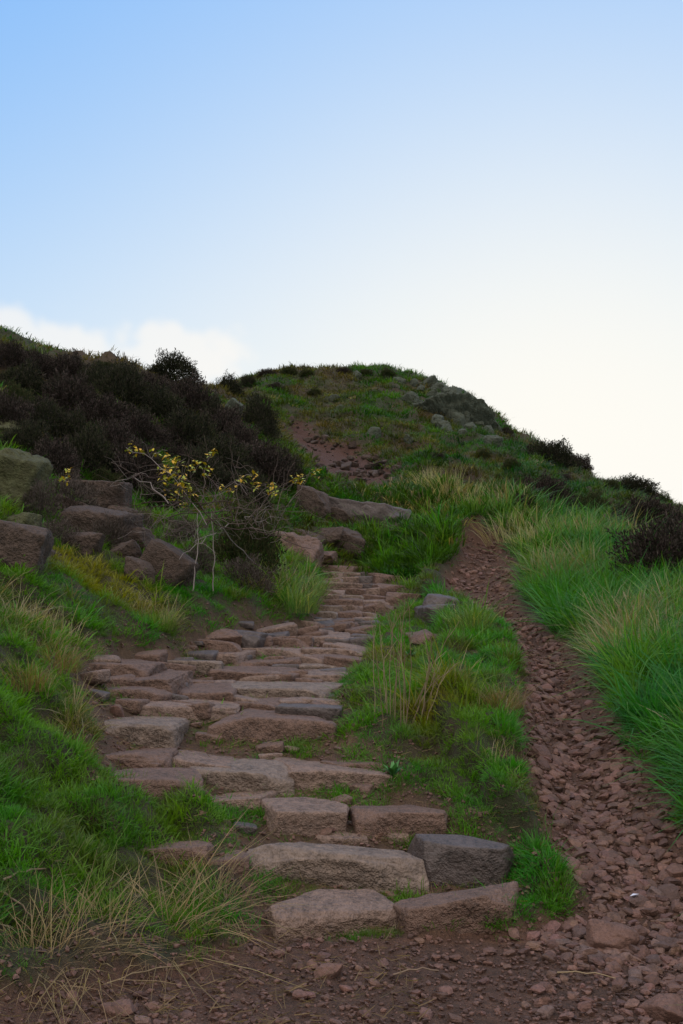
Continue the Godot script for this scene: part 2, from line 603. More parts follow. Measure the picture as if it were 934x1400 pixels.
# ---------------------------------------------------------------- blades, twigs
func tuft(sd: int, blades: int, h0: float, h1: float, width: float, spread: float, lean: float, droop: float, vary: float, dead := 0.0, tint := Color.WHITE) -> ArrayMesh:
	var r := RandomNumberGenerator.new()
	r.seed = sd
	var V := PackedVector3Array()
	var N := PackedVector3Array()
	var C := PackedColorArray()
	var I := PackedInt32Array()
	for b in blades:
		var a := r.randf() * TAU
		var rad := sqrt(r.randf()) * spread
		var base := Vector3(cos(a) * rad, 0, sin(a) * rad)
		var aa := a + r.randf_range(-0.9, 0.9)
		var out := Vector3(cos(aa), 0, sin(aa))
		var h := r.randf_range(h0, h1)
		var ln := lean * r.randf_range(0.2, 1.3) * h
		var dr := droop * r.randf_range(0.4, 1.2)
		var side := Vector3(-sin(aa + r.randf_range(-0.8, 0.8)), 0, cos(aa)).normalized() * width * r.randf_range(0.5, 1.6) * 0.5
		var c := tint * (1.0 + r.randf_range(-vary, vary))
		c.g *= 1.0 + r.randf_range(-0.1, 0.1)
		if r.randf() < dead:
			c = tint * Color(2.6, 1.55, 1.9) * r.randf_range(0.8, 1.2)
		c.a = 1.0
		var k0 := V.size()
		for s in 4:
			var t := s / 3.0
			var p := base + out * (ln * (0.35 * t + 0.65 * t * t)) + Vector3.UP * h * (t - dr * t * t * 0.5) + Vector3.DOWN * 0.015 * (1.0 - t)
			var nrm := (out * (ln * (0.35 + 1.3 * t)) + Vector3.UP * h * (1.0 - dr * t)).cross(side).normalized()
			if s == 3:
				V.append(p)
				N.append(nrm)
				C.append(c)
			else:
				var w := side * (1.0 - 0.25 * t)
				V.append(p - w)
				V.append(p + w)
				N.append(nrm)
				N.append(nrm)
				C.append(c)
				C.append(c)
		for s in 2:
			var k := k0 + s * 2
			I.append_array(PackedInt32Array([k, k + 1, k + 2, k + 1, k + 3, k + 2]))
		I.append_array(PackedInt32Array([k0 + 4, k0 + 5, k0 + 6]))
	return to_mesh(V, N, C, I)

class Tubes:
	var V := PackedVector3Array()
	var N := PackedVector3Array()
	var C := PackedColorArray()
	var I := PackedInt32Array()
	func add(pts: PackedVector3Array, r0: float, r1: float, col: Color, sides := 5) -> void:
		var k0 := V.size()
		var n := pts.size()
		for i in n:
			var t := (pts[mini(i + 1, n - 1)] - pts[maxi(i - 1, 0)]).normalized()
			var a := t.cross(Vector3.FORWARD if absf(t.z) < 0.8 else Vector3.RIGHT).normalized()
			var b := t.cross(a)
			var rr := lerpf(r0, r1, i / float(n - 1))
			for s in sides:
				var q := a * cos(TAU * s / sides) + b * sin(TAU * s / sides)
				V.append(pts[i] + q * rr)
				N.append(q)
				C.append(col)
		for i in n - 1:
			for s in sides:
				var p := k0 + i * sides + s
				var q := k0 + i * sides + (s + 1) % sides
				I.append_array(PackedInt32Array([p, p + sides, q, q, p + sides, q + sides]))
	func leaf(p: Vector3, along: Vector3, up: Vector3, ln: float, wd: float, col: Color) -> void:
		var k := V.size()
		var sd := along.cross(up).normalized() * wd * 0.5
		var n := sd.cross(along).normalized()
		var mid := p + along * ln * 0.45 + n * ln * 0.1
		for q in [p, mid - sd, mid + sd, p + along * ln]:
			V.append(q)
			N.append(n)
			C.append(col)
		I.append_array(PackedInt32Array([k, k + 1, k + 2, k + 1, k + 3, k + 2]))

func curve(a: Vector3, b: Vector3, sag: Vector3, n: int, jit: float, r: RandomNumberGenerator) -> PackedVector3Array:
	var out := PackedVector3Array()
	for i in n + 1:
		var t := i / float(n)
		var p := a.lerp(b, t) + sag * 4.0 * t * (1.0 - t)
		if i > 0 and i < n:
			p += Vector3(r.randf_range(-1, 1), r.randf_range(-1, 1), r.randf_range(-1, 1)) * jit
		out.append(p)
	return out

# ---------------------------------------------------------------- shrubs
var shrub_meshes := {}

func shrub_variant(kind: String, v: int) -> Array:
	var key := kind + str(v)
	if shrub_meshes.has(key):
		return shrub_meshes[key]
	var r := RandomNumberGenerator.new()
	r.seed = hash(key)
	var cols := {"heather": [Color(0.04, 0.03, 0.028), Color(0.026, 0.027, 0.02), Color(0.09, 0.074, 0.068)], "gorse": [Color(0.018, 0.022, 0.015), Color(0.034, 0.042, 0.02), Color(0.06, 0.055, 0.042)], "twiggy": [Color(0.09, 0.075, 0.068), Color(0.05, 0.045, 0.035), Color(0.14, 0.115, 0.105)], "green": [Color(0.03, 0.048, 0.018), Color(0.045, 0.06, 0.022), Color(0.07, 0.065, 0.035)]}
	var pal: Array = cols[kind]
	var f := Tubes.new()
	var st := Tubes.new()
	var off := Vector3(r.randf() * 99.0, r.randf() * 99.0, r.randf() * 99.0)
	var count := {"heather": 8500, "gorse": 7500, "twiggy": 4000, "green": 6500}
	for k in 26:
		var a := r.randf() * TAU
		var el := r.randf_range(0.15, 1.4)
		var e := Vector3(cos(a) * cos(el), sin(el), sin(a) * cos(el)) * r.randf_range(0.7, 0.98)
		st.add(curve(Vector3(cos(a), 0, sin(a)) * 0.1 - Vector3.UP * 0.12, e, Vector3(0, 0.06, 0), 4, 0.04, r), 0.016, 0.004, pal[1] * r.randf_range(0.8, 1.4), 3)
	for k in count[kind]:
		var a := r.randf() * TAU
		var sy := r.randf_range(-0.12, 1.0)
		var dv := Vector3(cos(a) * sqrt(maxf(0.0, 1.0 - sy * sy)), sy, sin(a) * sqrt(maxf(0.0, 1.0 - sy * sy)))
		var lump := 0.95 + 0.45 * nz.get_noise_3dv(dv * 1.7 + off) + 0.3 * nfine.get_noise_3dv(dv * 3.2 + off)
		var depth := pow(r.randf(), 0.45)
		var p := dv * lump * lerpf(0.45, 1.0, depth)
		p.y = maxf(p.y, -0.1)
		var al := (dv * 0.9 + Vector3.UP * 0.25 + Vector3(r.randf_range(-1, 1), r.randf_range(-1, 1), r.randf_range(-1, 1)) * 0.75).normalized()
		var c: Color = pal[r.randi() % 3].lerp(pal[r.randi() % 3], r.randf()) * r.randf_range(0.75, 1.25)
		c.a = 1.0
		var ln := r.randf_range(0.06, 0.15) * (1.0 if kind != "twiggy" else 1.1)
		var wd := r.randf_range(0.016, 0.036) * (1.0 if kind != "twiggy" else 0.75)
		var u := Vector3(r.randf_range(-1, 1), r.randf_range(-1, 1), r.randf_range(-1, 1)).normalized()
		f.leaf(p, al, u, ln, wd, c)
		f.leaf(p + al * ln * 0.35, (al + u * 0.7).normalized(), al.cross(u).normalized(), ln * 0.6, wd, c)
	shrub_meshes[key] = [to_mesh(f.V, f.N, f.C, f.I), to_mesh(st.V, st.N, st.C, st.I)]
	return shrub_meshes[key]

func shrub(called: String, kind: String, label: String, group: String, px: float, py: float, wpx: float, hpx: float, idx: int, grow := 1.05) -> Node3D:
	var p := brow(px, py)
	var d := -p.z
	var w := wpx / F * d
	var h := hpx / F * d
	var t := thing(called, label, "shrub", p - Vector3.UP * 0.03, rng.randf() * TAU, group)
	var m := shrub_variant(kind, idx % 3)
	var a := part("foliage", m[0], M.shrub, t)
	var b := part("stems", m[1], M.bark, t)
	for o in [a, b]:
		o.scale = Vector3(w * 0.45, h * grow, w * 0.45)
	return t

# ---------------------------------------------------------------- sky
func sky_texture(sun: Vector3) -> ImageTexture:
	var W := 1536
	var Hh := 768
	var data := PackedFloat32Array()
	data.resize(W * Hh * 3)
	var n := FastNoiseLite.new()
	n.seed = 5
	n.frequency = 1.0
	n.fractal_octaves = 6
	# banks of low cloud: azimuth, elevation, half width, half height in degrees
	var banks := [[-18.5, 13.9, 9.0, 1.9], [-9.2, 13.9, 4.5, 1.7], [-2.0, 12.0, 5.0, 0.9], [-40.0, 13.0, 10.0, 3.0], [-75.0, 15.0, 12.0, 3.5], [60.0, 14.0, 11.0, 2.5], [110.0, 16.0, 12.0, 3.0], [160.0, 14.0, 14.0, 3.5], [-130.0, 15.0, 12.0, 3.0]]
	var i := 0
	for y in Hh:
		var th := (y + 0.5) / Hh * PI
		var el := PI * 0.5 - th
		var se := sin(el)
		var up := clampf(se, 0.0, 1.0)
		for x in W:
			var az := (x + 0.5) / W * TAU
			var v := Vector3(sin(az) * cos(el), se, -cos(az) * cos(el))
			var ang := rad_to_deg(acos(clampf(v.dot(sun), -1.0, 1.0)))
			var t := pow(1.0 - up, 3.0)
			var c := Color(0.09, 0.38, 0.95).lerp(Color(0.43, 0.78, 1.0), t)
			var low := exp(-pow(maxf(el, 0.0) / 0.34, 2.0))
			var g1 := exp(-pow(ang / 22.0, 1.7))
			var g2 := exp(-pow(ang / 42.0, 2.0))
			c = c.lerp(Color(0.66, 0.88, 1.0), 0.42 * g2)
			c = c.lerp(Color(0.97, 0.955, 0.9), clampf(0.9 * low * g2 + 0.13 * low, 0.0, 1.0))
			c = c.lerp(Color(1.0, 0.975, 0.905), clampf(1.1 * g1, 0.0, 1.0))
			# unseen warm veil added away from the sun, brightest overhead, to light the ground
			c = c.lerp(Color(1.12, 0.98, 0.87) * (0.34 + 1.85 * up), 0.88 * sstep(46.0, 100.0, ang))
			if el > 0.13 and el < 0.4:
				var ad := rad_to_deg(az)
				if ad > 180.0:
					ad -= 360.0
				var ed := rad_to_deg(el)
				var best := -9.0
				for b in banks:
					var ex: float = (ad - b[0]) / b[2]
					var ey: float = (ed - b[1]) / b[3]
					if ey < 0.0:
						ey *= 0.6
					best = maxf(best, 1.0 - sqrt(ex * ex + ey * ey))
				if best > -0.5:
					var q := best + 0.5 * n.get_noise_3dv(v * 13.0) + 0.38 * n.get_noise_3dv(v * 34.0)
					c = c.lerp(Color(1.02, 0.97, 0.9), sstep(0.04, 0.5, q) * 0.62)
			data[i] = c.r
			data[i + 1] = c.g
			data[i + 2] = c.b
			i += 3
	return ImageTexture.create_from_image(Image.create_from_data(W, Hh, false, Image.FORMAT_RGBF, data.to_byte_array()))

# ---------------------------------------------------------------- grass
func scatter(called: String, label: String, mesh: ArrayMesh, xf: Array, cols: PackedColorArray, parent: Node = null, mat: Material = null) -> MultiMeshInstance3D:
	var mm := MultiMesh.new()
	mm.transform_format = MultiMesh.TRANSFORM_3D
	mm.use_colors = true
	mm.mesh = mesh
	mm.instance_count = xf.size()
	for i in xf.size():
		mm.set_instance_transform(i, xf[i])
		mm.set_instance_color(i, cols[i])
	var o := MultiMeshInstance3D.new()
	o.multimesh = mm
	o.material_override = mat if mat else M.grass
	if parent:
		o.name = called
		parent.add_child(o, true)
		o.set_meta("kind", "stuff")
	else:
		o.name = numbered(called)
		add_child(o)
		tag(o, label, "grass", "", "stuff")
	return o

func frame_on(n: Vector3, yaw: float, s: Vector3) -> Basis:
	var y := n.normalized()
	var x := Vector3(cos(yaw), 0, sin(yaw))
	x = (x - y * x.dot(y)).normalized()
	return Basis(x * s.x, y * s.y, x.cross(y) * s.z)

func gauss(list: Array, x: float, d: float) -> float:
	var s := 0.0
	for p in list:
		var q: float = ((x - p[0]) * (x - p[0]) + (d - p[1]) * (d - p[1])) / (p[2] * p[2])
		if q < 6.0:
			s += exp(-q) * p[3]
	return s

func spots(a: Array) -> Array:
	var out := []
	for p in a:
		var q := hit(p[0], p[1])
		out.append([q.x, -q.z, p[2], p[3] if p.size() > 3 else 1.0])
	return out

func plant_grass() -> void:
	var tall_at := spots([[400, 825, 0.55], [425, 800, 0.4], [600, 672, 1.3], [650, 700, 1.2], [700, 745, 1.0], [750, 790, 0.9], [820, 880, 0.6], [850, 940, 0.5], [900, 900, 0.7], [880, 840, 0.9], [930, 950, 0.6], [545, 985, 0.22, 0.5], [590, 975, 0.25, 0.5], [690, 950, 0.2, 0.5], [640, 850, 0.3, 0.5], [60, 930, 0.4, 0.3], [500, 745, 0.7], [560, 770, 0.8], [590, 740, 0.7], [690, 1020, 0.2, 0.5], [215, 850, 0.2, 0.5], [840, 740, 1.5, 0.8], [750, 720, 1.5, 0.7]])
	var pale_at := spots([[610, 665, 1.0], [650, 690, 0.8], [720, 745, 0.6], [780, 790, 0.5], [860, 900, 0.3], [845, 880, 0.3], [420, 810, 0.35], [90, 880, 0.4, 0.6], [40, 860, 0.4, 0.5], [90, 990, 0.3, 0.5], [690, 960, 0.25], [700, 1040, 0.2], [215, 850, 0.25], [350, 800, 0.25, 0.8], [200, 1300, 0.35, 0.6], [120, 1300, 0.35, 0.5], [290, 1250, 0.25, 0.6], [60, 1310, 0.3, 0.5], [830, 740, 0.8, 0.6], [890, 850, 0.4, 0.8]])
	var yellow_at := spots([[140, 795, 0.35, 1.3], [175, 815, 0.25, 1.3], [100, 775, 0.3], [590, 980, 0.25], [540, 900, 0.3, 0.7], [120, 1010, 0.25, 0.4], [230, 1120, 0.2, 0.25]])
	var bare_at := spots([[60, 1335, 0.3, 0.6], [150, 1325, 0.25, 0.6], [250, 1310, 0.22, 0.6], [330, 1270, 0.15, 0.6], [150, 1240, 0.25, 0.35], [60, 1260, 0.25, 0.3], [560, 1085, 0.16, 0.5], [600, 1120, 0.14, 0.4], [490, 1010, 0.16, 0.5], [300, 1190, 0.16, 0.9], [130, 700, 0.6, 1.0], [220, 760, 0.4, 0.8], [520, 800, 0.5, 0.9], [600, 845, 0.3, 0.8], [440, 720, 0.8, 0.8], [0, 740, 0.4, 0.8], [590, 715, 0.4, 1.0], [660, 725, 0.35, 1.0]])
	var moss_at := spots([[690, 1190, 0.16], [650, 1165, 0.12], [700, 1215, 0.12], [600, 1125, 0.14], [530, 1075, 0.12], [500, 1030, 0.12], [300, 1000, 0.16], [380, 1024, 0.14], [470, 1012, 0.14], [410, 1084, 0.1], [350, 1086, 0.08], [460, 1090, 0.1], [560, 1150, 0.08], [340, 1212, 0.1], [450, 1216, 0.1], [225, 975, 0.12], [150, 955, 0.1], [395, 945, 0.1], [330, 925, 0.1], [480, 930, 0.12], [270, 905, 0.1], [370, 905, 0.08], [400, 1014, 0.16], [350, 1006, 0.16], [440, 1018, 0.12], [285, 990, 0.15], [430, 1068, 0.1], [490, 1066, 0.14], [520, 1062, 0.1], [325, 1120, 0.14], [380, 1132, 0.08], [420, 1218, 0.1], [505, 1270, 0.13], [540, 1236, 0.1], [480, 1300, 0.1], [190, 960, 0.12], [460, 985, 0.12], [265, 1060, 0.07], [500, 1110, 0.07], [680, 1200, 0.12], [640, 1250, 0.12], [345, 965, 0.1], [420, 768, 0.3], [470, 768, 0.25], [300, 870, 0.12]])
	var turf_m := tuft(1, 14, 0.02, 0.065, 0.0046, 0.05, 1.1, 0.8, 0.4, 0.1)
	var turf_b := tuft(2, 14, 0.02, 0.075, 0.0046, 0.05, 1.4, 1.0, 0.4, 0.16)
	var mead_m := tuft(3, 15, 0.04, 0.13, 0.0048, 0.06, 1.2, 1.1, 0.4, 0.1)
	var tall_m := tuft(4, 18, 0.1, 0.3, 0.005, 0.08, 1.0, 1.0, 0.4, 0.1)
	var dry_m := tuft(5, 10, 0.12, 0.34, 0.0034, 0.06, 0.9, 0.9, 0.3, 0.0)
	var hill_m := tuft(6, 16, 0.07, 0.2, 0.012, 0.15, 0.9, 0.9, 0.45, 0.1)
	var hill_b := tuft(7, 18, 0.04, 0.12, 0.014, 0.2, 1.5, 1.3, 0.45, 0.15)
	var lists := {}
	var colours := {}
	for k in ["turf", "turf_b", "mead", "tall", "dry", "hill", "hill_b"]:
		lists[k] = []
		colours[k] = PackedColorArray()
	var n_near := 80000
	for k in n_near + 60000:
		var near := k < n_near
		var d := 3.1 * pow(17.0 / 3.1, rng.randf()) if near else 13.5 * pow(56.0 / 13.5, rng.randf())
		var x := rng.randf_range(-1, 1) * (0.42 * d + 1.2)
		locate(x, d)
		var sp := sample(S_path)
		var ss := sample(S_stair)
		var y := sample(H)
		var se := sample(S_ero) if d > 14.0 else 9.0
		var moss := 0.0
		if ss < 0.0:
			moss = gauss(moss_at, x, d)
			if rng.randf() > moss * 1.8 + 0.05:
				continue
		if sp < 0.015:
			continue
		if se < 0.22 - 0.45 * rng.randf():
			continue
		if d > 10.0 and sp < 0.16:
			continue
		var n1 := nz.get_noise_2d(x * 1.1 + 5.0, d * 1.1)
		var n2 := nfine.get_noise_2d(x * 1.5, d * 1.5)
		var bare := gauss(bare_at, x, d) + 0.5 * maxf(0.0, n2 - 0.15)
		if rng.randf() < bare:
			continue
		var right := x > path_x(d)
		var tall := gauss(tall_at, x, d) + (0.75 if right and d < 16.0 else 0.0) + 0.35 * n1
		if not right and d < 6.0:
			tall *= 0.12
		elif not right and d < 17.0:
			tall = tall * 0.6 - 0.1
		if right and sp < 0.2 and d < 7.5:
			tall *= 0.5
		var pale := gauss(pale_at, x, d) + 0.12 * n2
		if not right and x > -0.2 and d < 14.0:
			pale *= 0.35
		var yel := gauss(yellow_at, x, d)
		var green := Color(0.042, 0.25, 0.012).lerp(Color(0.11, 0.3, 0.014), clampf(0.5 + n1 * 1.3, 0, 1)).lerp(Color(0.15, 0.17, 0.03), clampf(n2 * 0.9 + 0.1, 0, 1))
		green = green.lerp(Color(0.27, 0.24, 0.022), clampf(yel, 0, 0.8))
		if right:
			green = green.lerp(Color(0.028, 0.19, 0.03), clampf(0.35 + 1.2 * nfine.get_noise_2d(x * 1.2 + 31.0, d * 0.8), 0.0, 0.9))
		if not right and d < 14.0:
			green = green.lerp(Color(0.13, 0.12, 0.04), clampf(1.2 * nfine.get_noise_2d(x * 1.7 + 61.0, d * 1.7) + 0.04, 0.0, 0.7))
		var straw := Color(0.29, 0.225, 0.115).lerp(Color(0.44, 0.4, 0.27), rng.randf())
		var c := green * rng.randf_range(0.8, 1.2)
		c.a = 1.0
		var n := NRM[gr * NC + gc]
		var lean := Vector3(rng.randf_range(-1, 1), 0, rng.randf_range(-1, 1)) * 0.25
		if right:
			lean += Vector3(-0.3, 0, 0.05)
		var up := (n * 0.55 + Vector3.UP * 0.6 + lean).normalized()
		var p := Vector3(x, y, -d)
		var key := "turf" if rng.randf() < 0.5 else "turf_b"
		var s := rng.randf_range(0.75, 1.35)
		if near:
			var w := rng.randf()
			if rng.randf() < clampf(pale - 0.04, 0.0, 0.55) * 0.45:
				key = "dry"
				if not right:
					s *= 0.62
				c = straw
				if d < 5.0:
					s *= 0.85
					up = (n * 0.25 + lean * 3.0 + Vector3(0.1, 0.05, 0.45)).normalized()
			elif w < clampf(tall, 0.0, 0.8) * (0.55 if right else 0.22):
				key = "tall"
				c = c.lerp(Color(0.28, 0.34, 0.15), clampf(pale * 0.6, 0, 0.6))
			elif w < (0.05 if d < 6.0 else 0.1) + tall * (0.5 if right else 0.3):
				key = "mead"
			s *= (1.0 + maxf(0.0, d - 7.0) * 0.05) * clampf(0.95 + 0.9 * nfine.get_noise_2d(x * 2.6 + 17.0, d * 2.6) * 1.3, 0.42, 1.55)
			if not right and d < 6.5:
				s *= 0.78
				up = (up + lean * 1.2).normalized()
			if ss < 0.12 or sp < 0.08:
				s *= 0.7
				if key == "tall":
					key = "mead"
		else:
			var hn := nz.get_noise_2d(x * 0.25 + 11.0, d * 0.25)
			var brown := clampf(0.5 + hn * 1.1 + n1 * 0.7 + (0.15 if x < 0.5 else -0.3), 0, 0.95)
			brown *= 1.0 - clampf(tall * 0.8, 0, 1)
			c = (green * 0.8).lerp(Color(0.19, 0.13, 0.065), brown) * rng.randf_range(0.6, 1.15) * clampf(0.85 + 0.9 * nfine.get_noise_2d(x * 0.9 + 3.0, d * 0.9), 0.4, 1.3)
			c = c.lerp(Color(0.075, 0.18, 0.028), clampf(tall * 0.5, 0, 0.6))
			if rng.randf() < clampf(pale, 0.0, 0.6) * 0.5:
				c = straw
			c.a = 1.0
			key = "hill" if rng.randf() < 0.3 + 0.5 * tall else "hill_b"
			s *= 0.8 + 0.012 * d + (0.35 * clampf(tall, 0, 1) if key == "hill" else 0.0)
			if x < -1.5 - (d - 14.0) * 0.02 and d < 29.0 and rng.randf() < 0.75:
				continue
		lists[key].append(Transform3D(frame_on(up, rng.randf() * TAU, Vector3(s, s * rng.randf_range(0.85, 1.2), s)), p))
		colours[key].append(c)
	scatter("short_turf", "short green turf between the steps and the stony path", turf_m, lists.turf, colours.turf)
	scatter("creeping_turf", "low creeping turf with dead blades beside the steps", turf_b, lists.turf_b, colours.turf_b)
	scatter("meadow_grass", "ankle-high green grass on the banks of the path", mead_m, lists.mead, colours.mead)
	scatter("tall_grass", "long arching green grass on the bank right of the path", tall_m, lists.tall, colours.tall)
	scatter("dry_grass", "pale straw-coloured dead grass among the green", dry_m, lists.dry, colours.dry)
	scatter("hill_grass", "long tussocky grass on the hill above the path", hill_m, lists.hill, colours.hill)
	scatter("rough_hill_grass", "matted brown-green grass covering the far hill", hill_b, lists.hill_b, colours.hill_b)

# ---------------------------------------------------------------- gravel
func lay_gravel() -> void:
	var path := get_node("gravel_path")
	var meshes := []
	var fine := []
	for k in 7:
		meshes.append(rock(Vector3(1.0, rng.randf_range(0.45, 0.75), rng.randf_range(0.6, 0.95)), 300 + k, 3, 14.0, 0.0, 7, 0.03, true))
	for k in 3:
		fine.append(rock(Vector3(1.0, rng.randf_range(0.5, 0.8), rng.randf_range(0.7, 0.95)), 320 + k, 2, 14.0, 0.0, 6, 0.02, true))
	var all := []
	for k in 60000:
		var d := 2.9 * pow(16.2 / 2.9, rng.randf())
		var x := rng.randf_range(-1, 1) * (0.42 * d + 0.8)
		locate(x, d)
		var sp := sample(S_path)
		var ss := sample(S_stair)
		if sp > -0.01:
			if not (sp < 0.12 and rng.randf() < 0.02) and not (ss < 0.0 and d < 5.6 and rng.randf() < 0.1):
				continue
		var y := sample(H)
		var px := path_x(d)
		var dens := 1.0
		if d < 5.2:
			dens = lerpf(0.09, 1.0, sstep(0.5, 1.3, x + (d - 4.2) * 0.5))
			dens *= 0.8 + 0.4 * nz.get_noise_2d(x * 2.0, d * 2.0)
		elif x > px + 0.1 and d > 6.8 and d < 12.0:
			dens = 0.16
		elif sp > -0.08:
			dens = 0.5
		if rng.randf() > dens:
			continue
		var s := lerpf(0.009, 0.044, pow(rng.randf(), 2.4)) * (1.0 + 0.03 * maxf(0, d - 5.0))
		if rng.randf() < 0.014 and dens > 0.5:
			s *= rng.randf_range(1.5, 2.1)
		if dens < 0.5:
			s *= 0.75
		all.append([s / d, s, x, y, d])
	all.sort_custom(func(a, b): return a[0] > b[0])
	var hx := {}
	var hc := {}
	for k in 6:
		hx[k] = []
		hc[k] = PackedColorArray()
	var tints := []
	for k in 5:
		var m: StandardMaterial3D = M.gravel.duplicate()
		m.vertex_color_use_as_albedo = false
		m.albedo_color = ([Color(0.3, 0.165, 0.125), Color(0.24, 0.13, 0.1), Color(0.36, 0.22, 0.175), Color(0.2, 0.12, 0.1), Color(0.28, 0.18, 0.15)][k]).linear_to_srgb()
		tints.append(m)
	for k in all.size():
		var g = all[k]
		var n := ground_normal(g[2], -g[4])
		var up := (n + Vector3(rng.randf_range(-1, 1), 0, rng.randf_range(-1, 1)) * 0.35).normalized()
		var s: float = g[1] * 2.0
		var p := Vector3(g[2], g[3] + s * 0.14, -g[4])
		var b := frame_on(up, rng.randf() * TAU, Vector3(s, s, s))
		if k < 300:
			var o := part("stone", meshes[k % 7], tints[rng.randi() % 5], path)
			o.transform = Transform3D(b, p)
		else:
			var q := rng.randi() % 3 + (0 if g[0] > 0.0045 else 3)
			hx[q].append(Transform3D(b, p))
			var v := rng.randf_range(0.65, 1.25)
			hc[q].append(Color(v, v * rng.randf_range(0.93, 1.05), v * rng.randf_range(0.9, 1.08)))
	for q in 6:
		scatter("gravel", "", meshes[q] if q < 3 else fine[q - 3], hx[q], hc[q], path, M.gravel)

func strew_soil() -> void:
	# crumbs of earth and bits of straw on the bare ground, rubble in the scar
	var crumb := rock(Vector3(1, 0.7, 0.85), 350, 2, 10.0, 0.0, 5, 0.05, true)
	var straw := tuft(351, 3, 0.03, 0.09, 0.0028, 0.05, 0.4, 0.2, 0.3)
	var xf := []
	var cl := PackedColorArray()
	var sx := []
	var sc := PackedColorArray()
	for k in 60000:
		var d := 2.9 * pow(15.5 / 2.9, rng.randf())
		var x := rng.randf_range(-1, 1) * (0.42 * d + 0.8)
		locate(x, d)
		var sp := sample(S_path)
		var ss := sample(S_stair)
		if minf(sp, ss) > 0.16 + 0.5 * maxf(0.0, nfine.get_noise_2d(x * 1.5, d * 1.5)):
			continue
		var n := NRM[gr * NC + gc]
		var y := sample(H)
		if rng.randf() < 0.86:
			var s := lerpf(0.004, 0.018, pow(rng.randf(), 2.5)) * (1.0 + 0.06 * d)
			xf.append(Transform3D(frame_on(n, rng.randf() * TAU, Vector3(s, s, s)), Vector3(x, y + s * 0.2, -d)))
			var v := rng.randf_range(0.5, 1.2)
			cl.append(Color(v, v, v))
		elif d < 9.0 and (sp > 0.0 or x < 0.3):
			var tip := Vector3(rng.randf_range(-1, 1), 0, rng.randf_range(-1, 1)).normalized()
			sx.append(Transform3D(frame_on((tip + n * 0.15).normalized(), rng.randf() * TAU, Vector3.ONE), Vector3(x, y + 0.01, -d)))
			sc.append(Color(0.3, 0.22, 0.12).lerp(Color(0.16, 0.11, 0.065), rng.randf()))
	var path := get_node("gravel_path")
	scatter("soil_crumbs", "", crumb, xf, cl, path, M.gravel)
	scatter("straw_litter", "scattered bits of dead straw lying on the bare soil", straw, sx, sc)
	var scar := get_node("eroded_path")
	var shapes := []
	for k in 4:
		shapes.append(rock(Vector3(1, 0.6, 0.8), 360 + k, 5, 14.0, 0.0, 7, 0.06, true))
	var put := 0
	for k in 4000:
		if put > 170:
			break
		var p := hit(rng.randf_range(385, 560), rng.randf_range(565, 680))
		locate(p.x, -p.z)
		if sample(S_ero) > -0.02:
			continue
		put += 1
		var s := lerpf(0.05, 0.32, pow(rng.randf(), 3.0))
		var o := part("stone", shapes[k % 4], M.boulder, scar)
		o.transform = Transform3D(frame_on(Vector3.UP + Vector3(rng.randf_range(-1, 1), 0, rng.randf_range(-1, 1)) * 0.4, rng.randf() * TAU, Vector3(s, s, s)), p + Vector3(0, s * 0.1, 0))

func plant_clumps() -> void:
	var k := 0
	for c in [[215, 1275, 0, 1.0, "largest clump of pale dead grass sprawling over the dirt"], [118, 1300, 0, 0.9, "sprawling dead grass clump at the edge of the bare dirt"], [292, 1235, 0, 0.75, "dead grass clump against the lowest left stones"], [50, 1312, 0, 0.8, "ragged dead grass clump with twigs at the left edge"], [258, 1185, 1, 0.7, "upright tan grass tuft on the half-buried stones"], [84, 915, 2, 0.62, "tall pale brown grass tussock left of the wide landing"], [36, 940, 2, 0.6, "tall brown grass tussock at the left edge of the bank"], [350, 806, 2, 0.7, "small tan tussock below the evergreen shrub"], [404, 835, 3, 1.1, "tall grey-green tussock hanging over the upper steps"], [425, 812, 3, 0.9, "smaller grey-green tussock at the stair edge"], [690, 965, 2, 0.6, "dry tussock on the edge of the gully"], [855, 905, 4, 1.0, "pale feathery grass tuft on the right bank"], [838, 880, 4, 0.8, "slender pale grass tuft above the feathery one"], [612, 675, 4, 1.5, "pale grass sweep under the hill above the boulders"], [640, 690, 4, 1.4, "second pale grass sweep beside the red bank"], [585, 662, 4, 1.3, "pale grass sweep nearest the red scar"], [690, 738, 4, 1.5, "pale grass at the head of the gully path"], [722, 752, 4, 1.4, "pale grass tuft right of the gully head"], [645, 860, 3, 0.9, "rounded green tussock in the strip beside the path"], [215, 858, 3, 0.6, "wispy pale green tussock above the turf overhang"]]:
		var p := hit(c[0], c[1])
		var m: ArrayMesh
		match c[2]:
			0: m = tuft(600 + k, 130, 0.08, 0.26, 0.003, 0.22, 2.4, 1.7, 0.35, 0.0, Color(0.31, 0.235, 0.12))
			1: m = tuft(600 + k, 110, 0.1, 0.28, 0.003, 0.14, 0.9, 1.0, 0.35, 0.0, Color(0.33, 0.26, 0.12))
			2: m = tuft(600 + k, 260, 0.2, 0.5, 0.0042, 0.22, 0.9, 1.1, 0.4, 0.0, Color(0.25, 0.185, 0.1))
			3: m = tuft(600 + k, 300, 0.2, 0.5, 0.0048, 0.22, 0.8, 1.0, 0.4, 0.15, Color(0.16, 0.27, 0.08))
			_: m = tuft(600 + k, 120, 0.2, 0.46, 0.004, 0.2, 0.6, 0.6, 0.3, 0.0, Color(0.46, 0.43, 0.28))
		var t := thing("grass_clump", c[4], "grass clump", p - Vector3.UP * 0.01)
		var o := part("blades", m, M.grass, t)
		o.scale = Vector3.ONE * c[3]
		if c[2] == 0:
			o.rotation = Vector3(0.35, 0, 0)
		elif c[2] == 4:
			o.rotation = Vector3(0, 0, 0.25)
		o.set_meta("kind", "stuff")
		k += 1

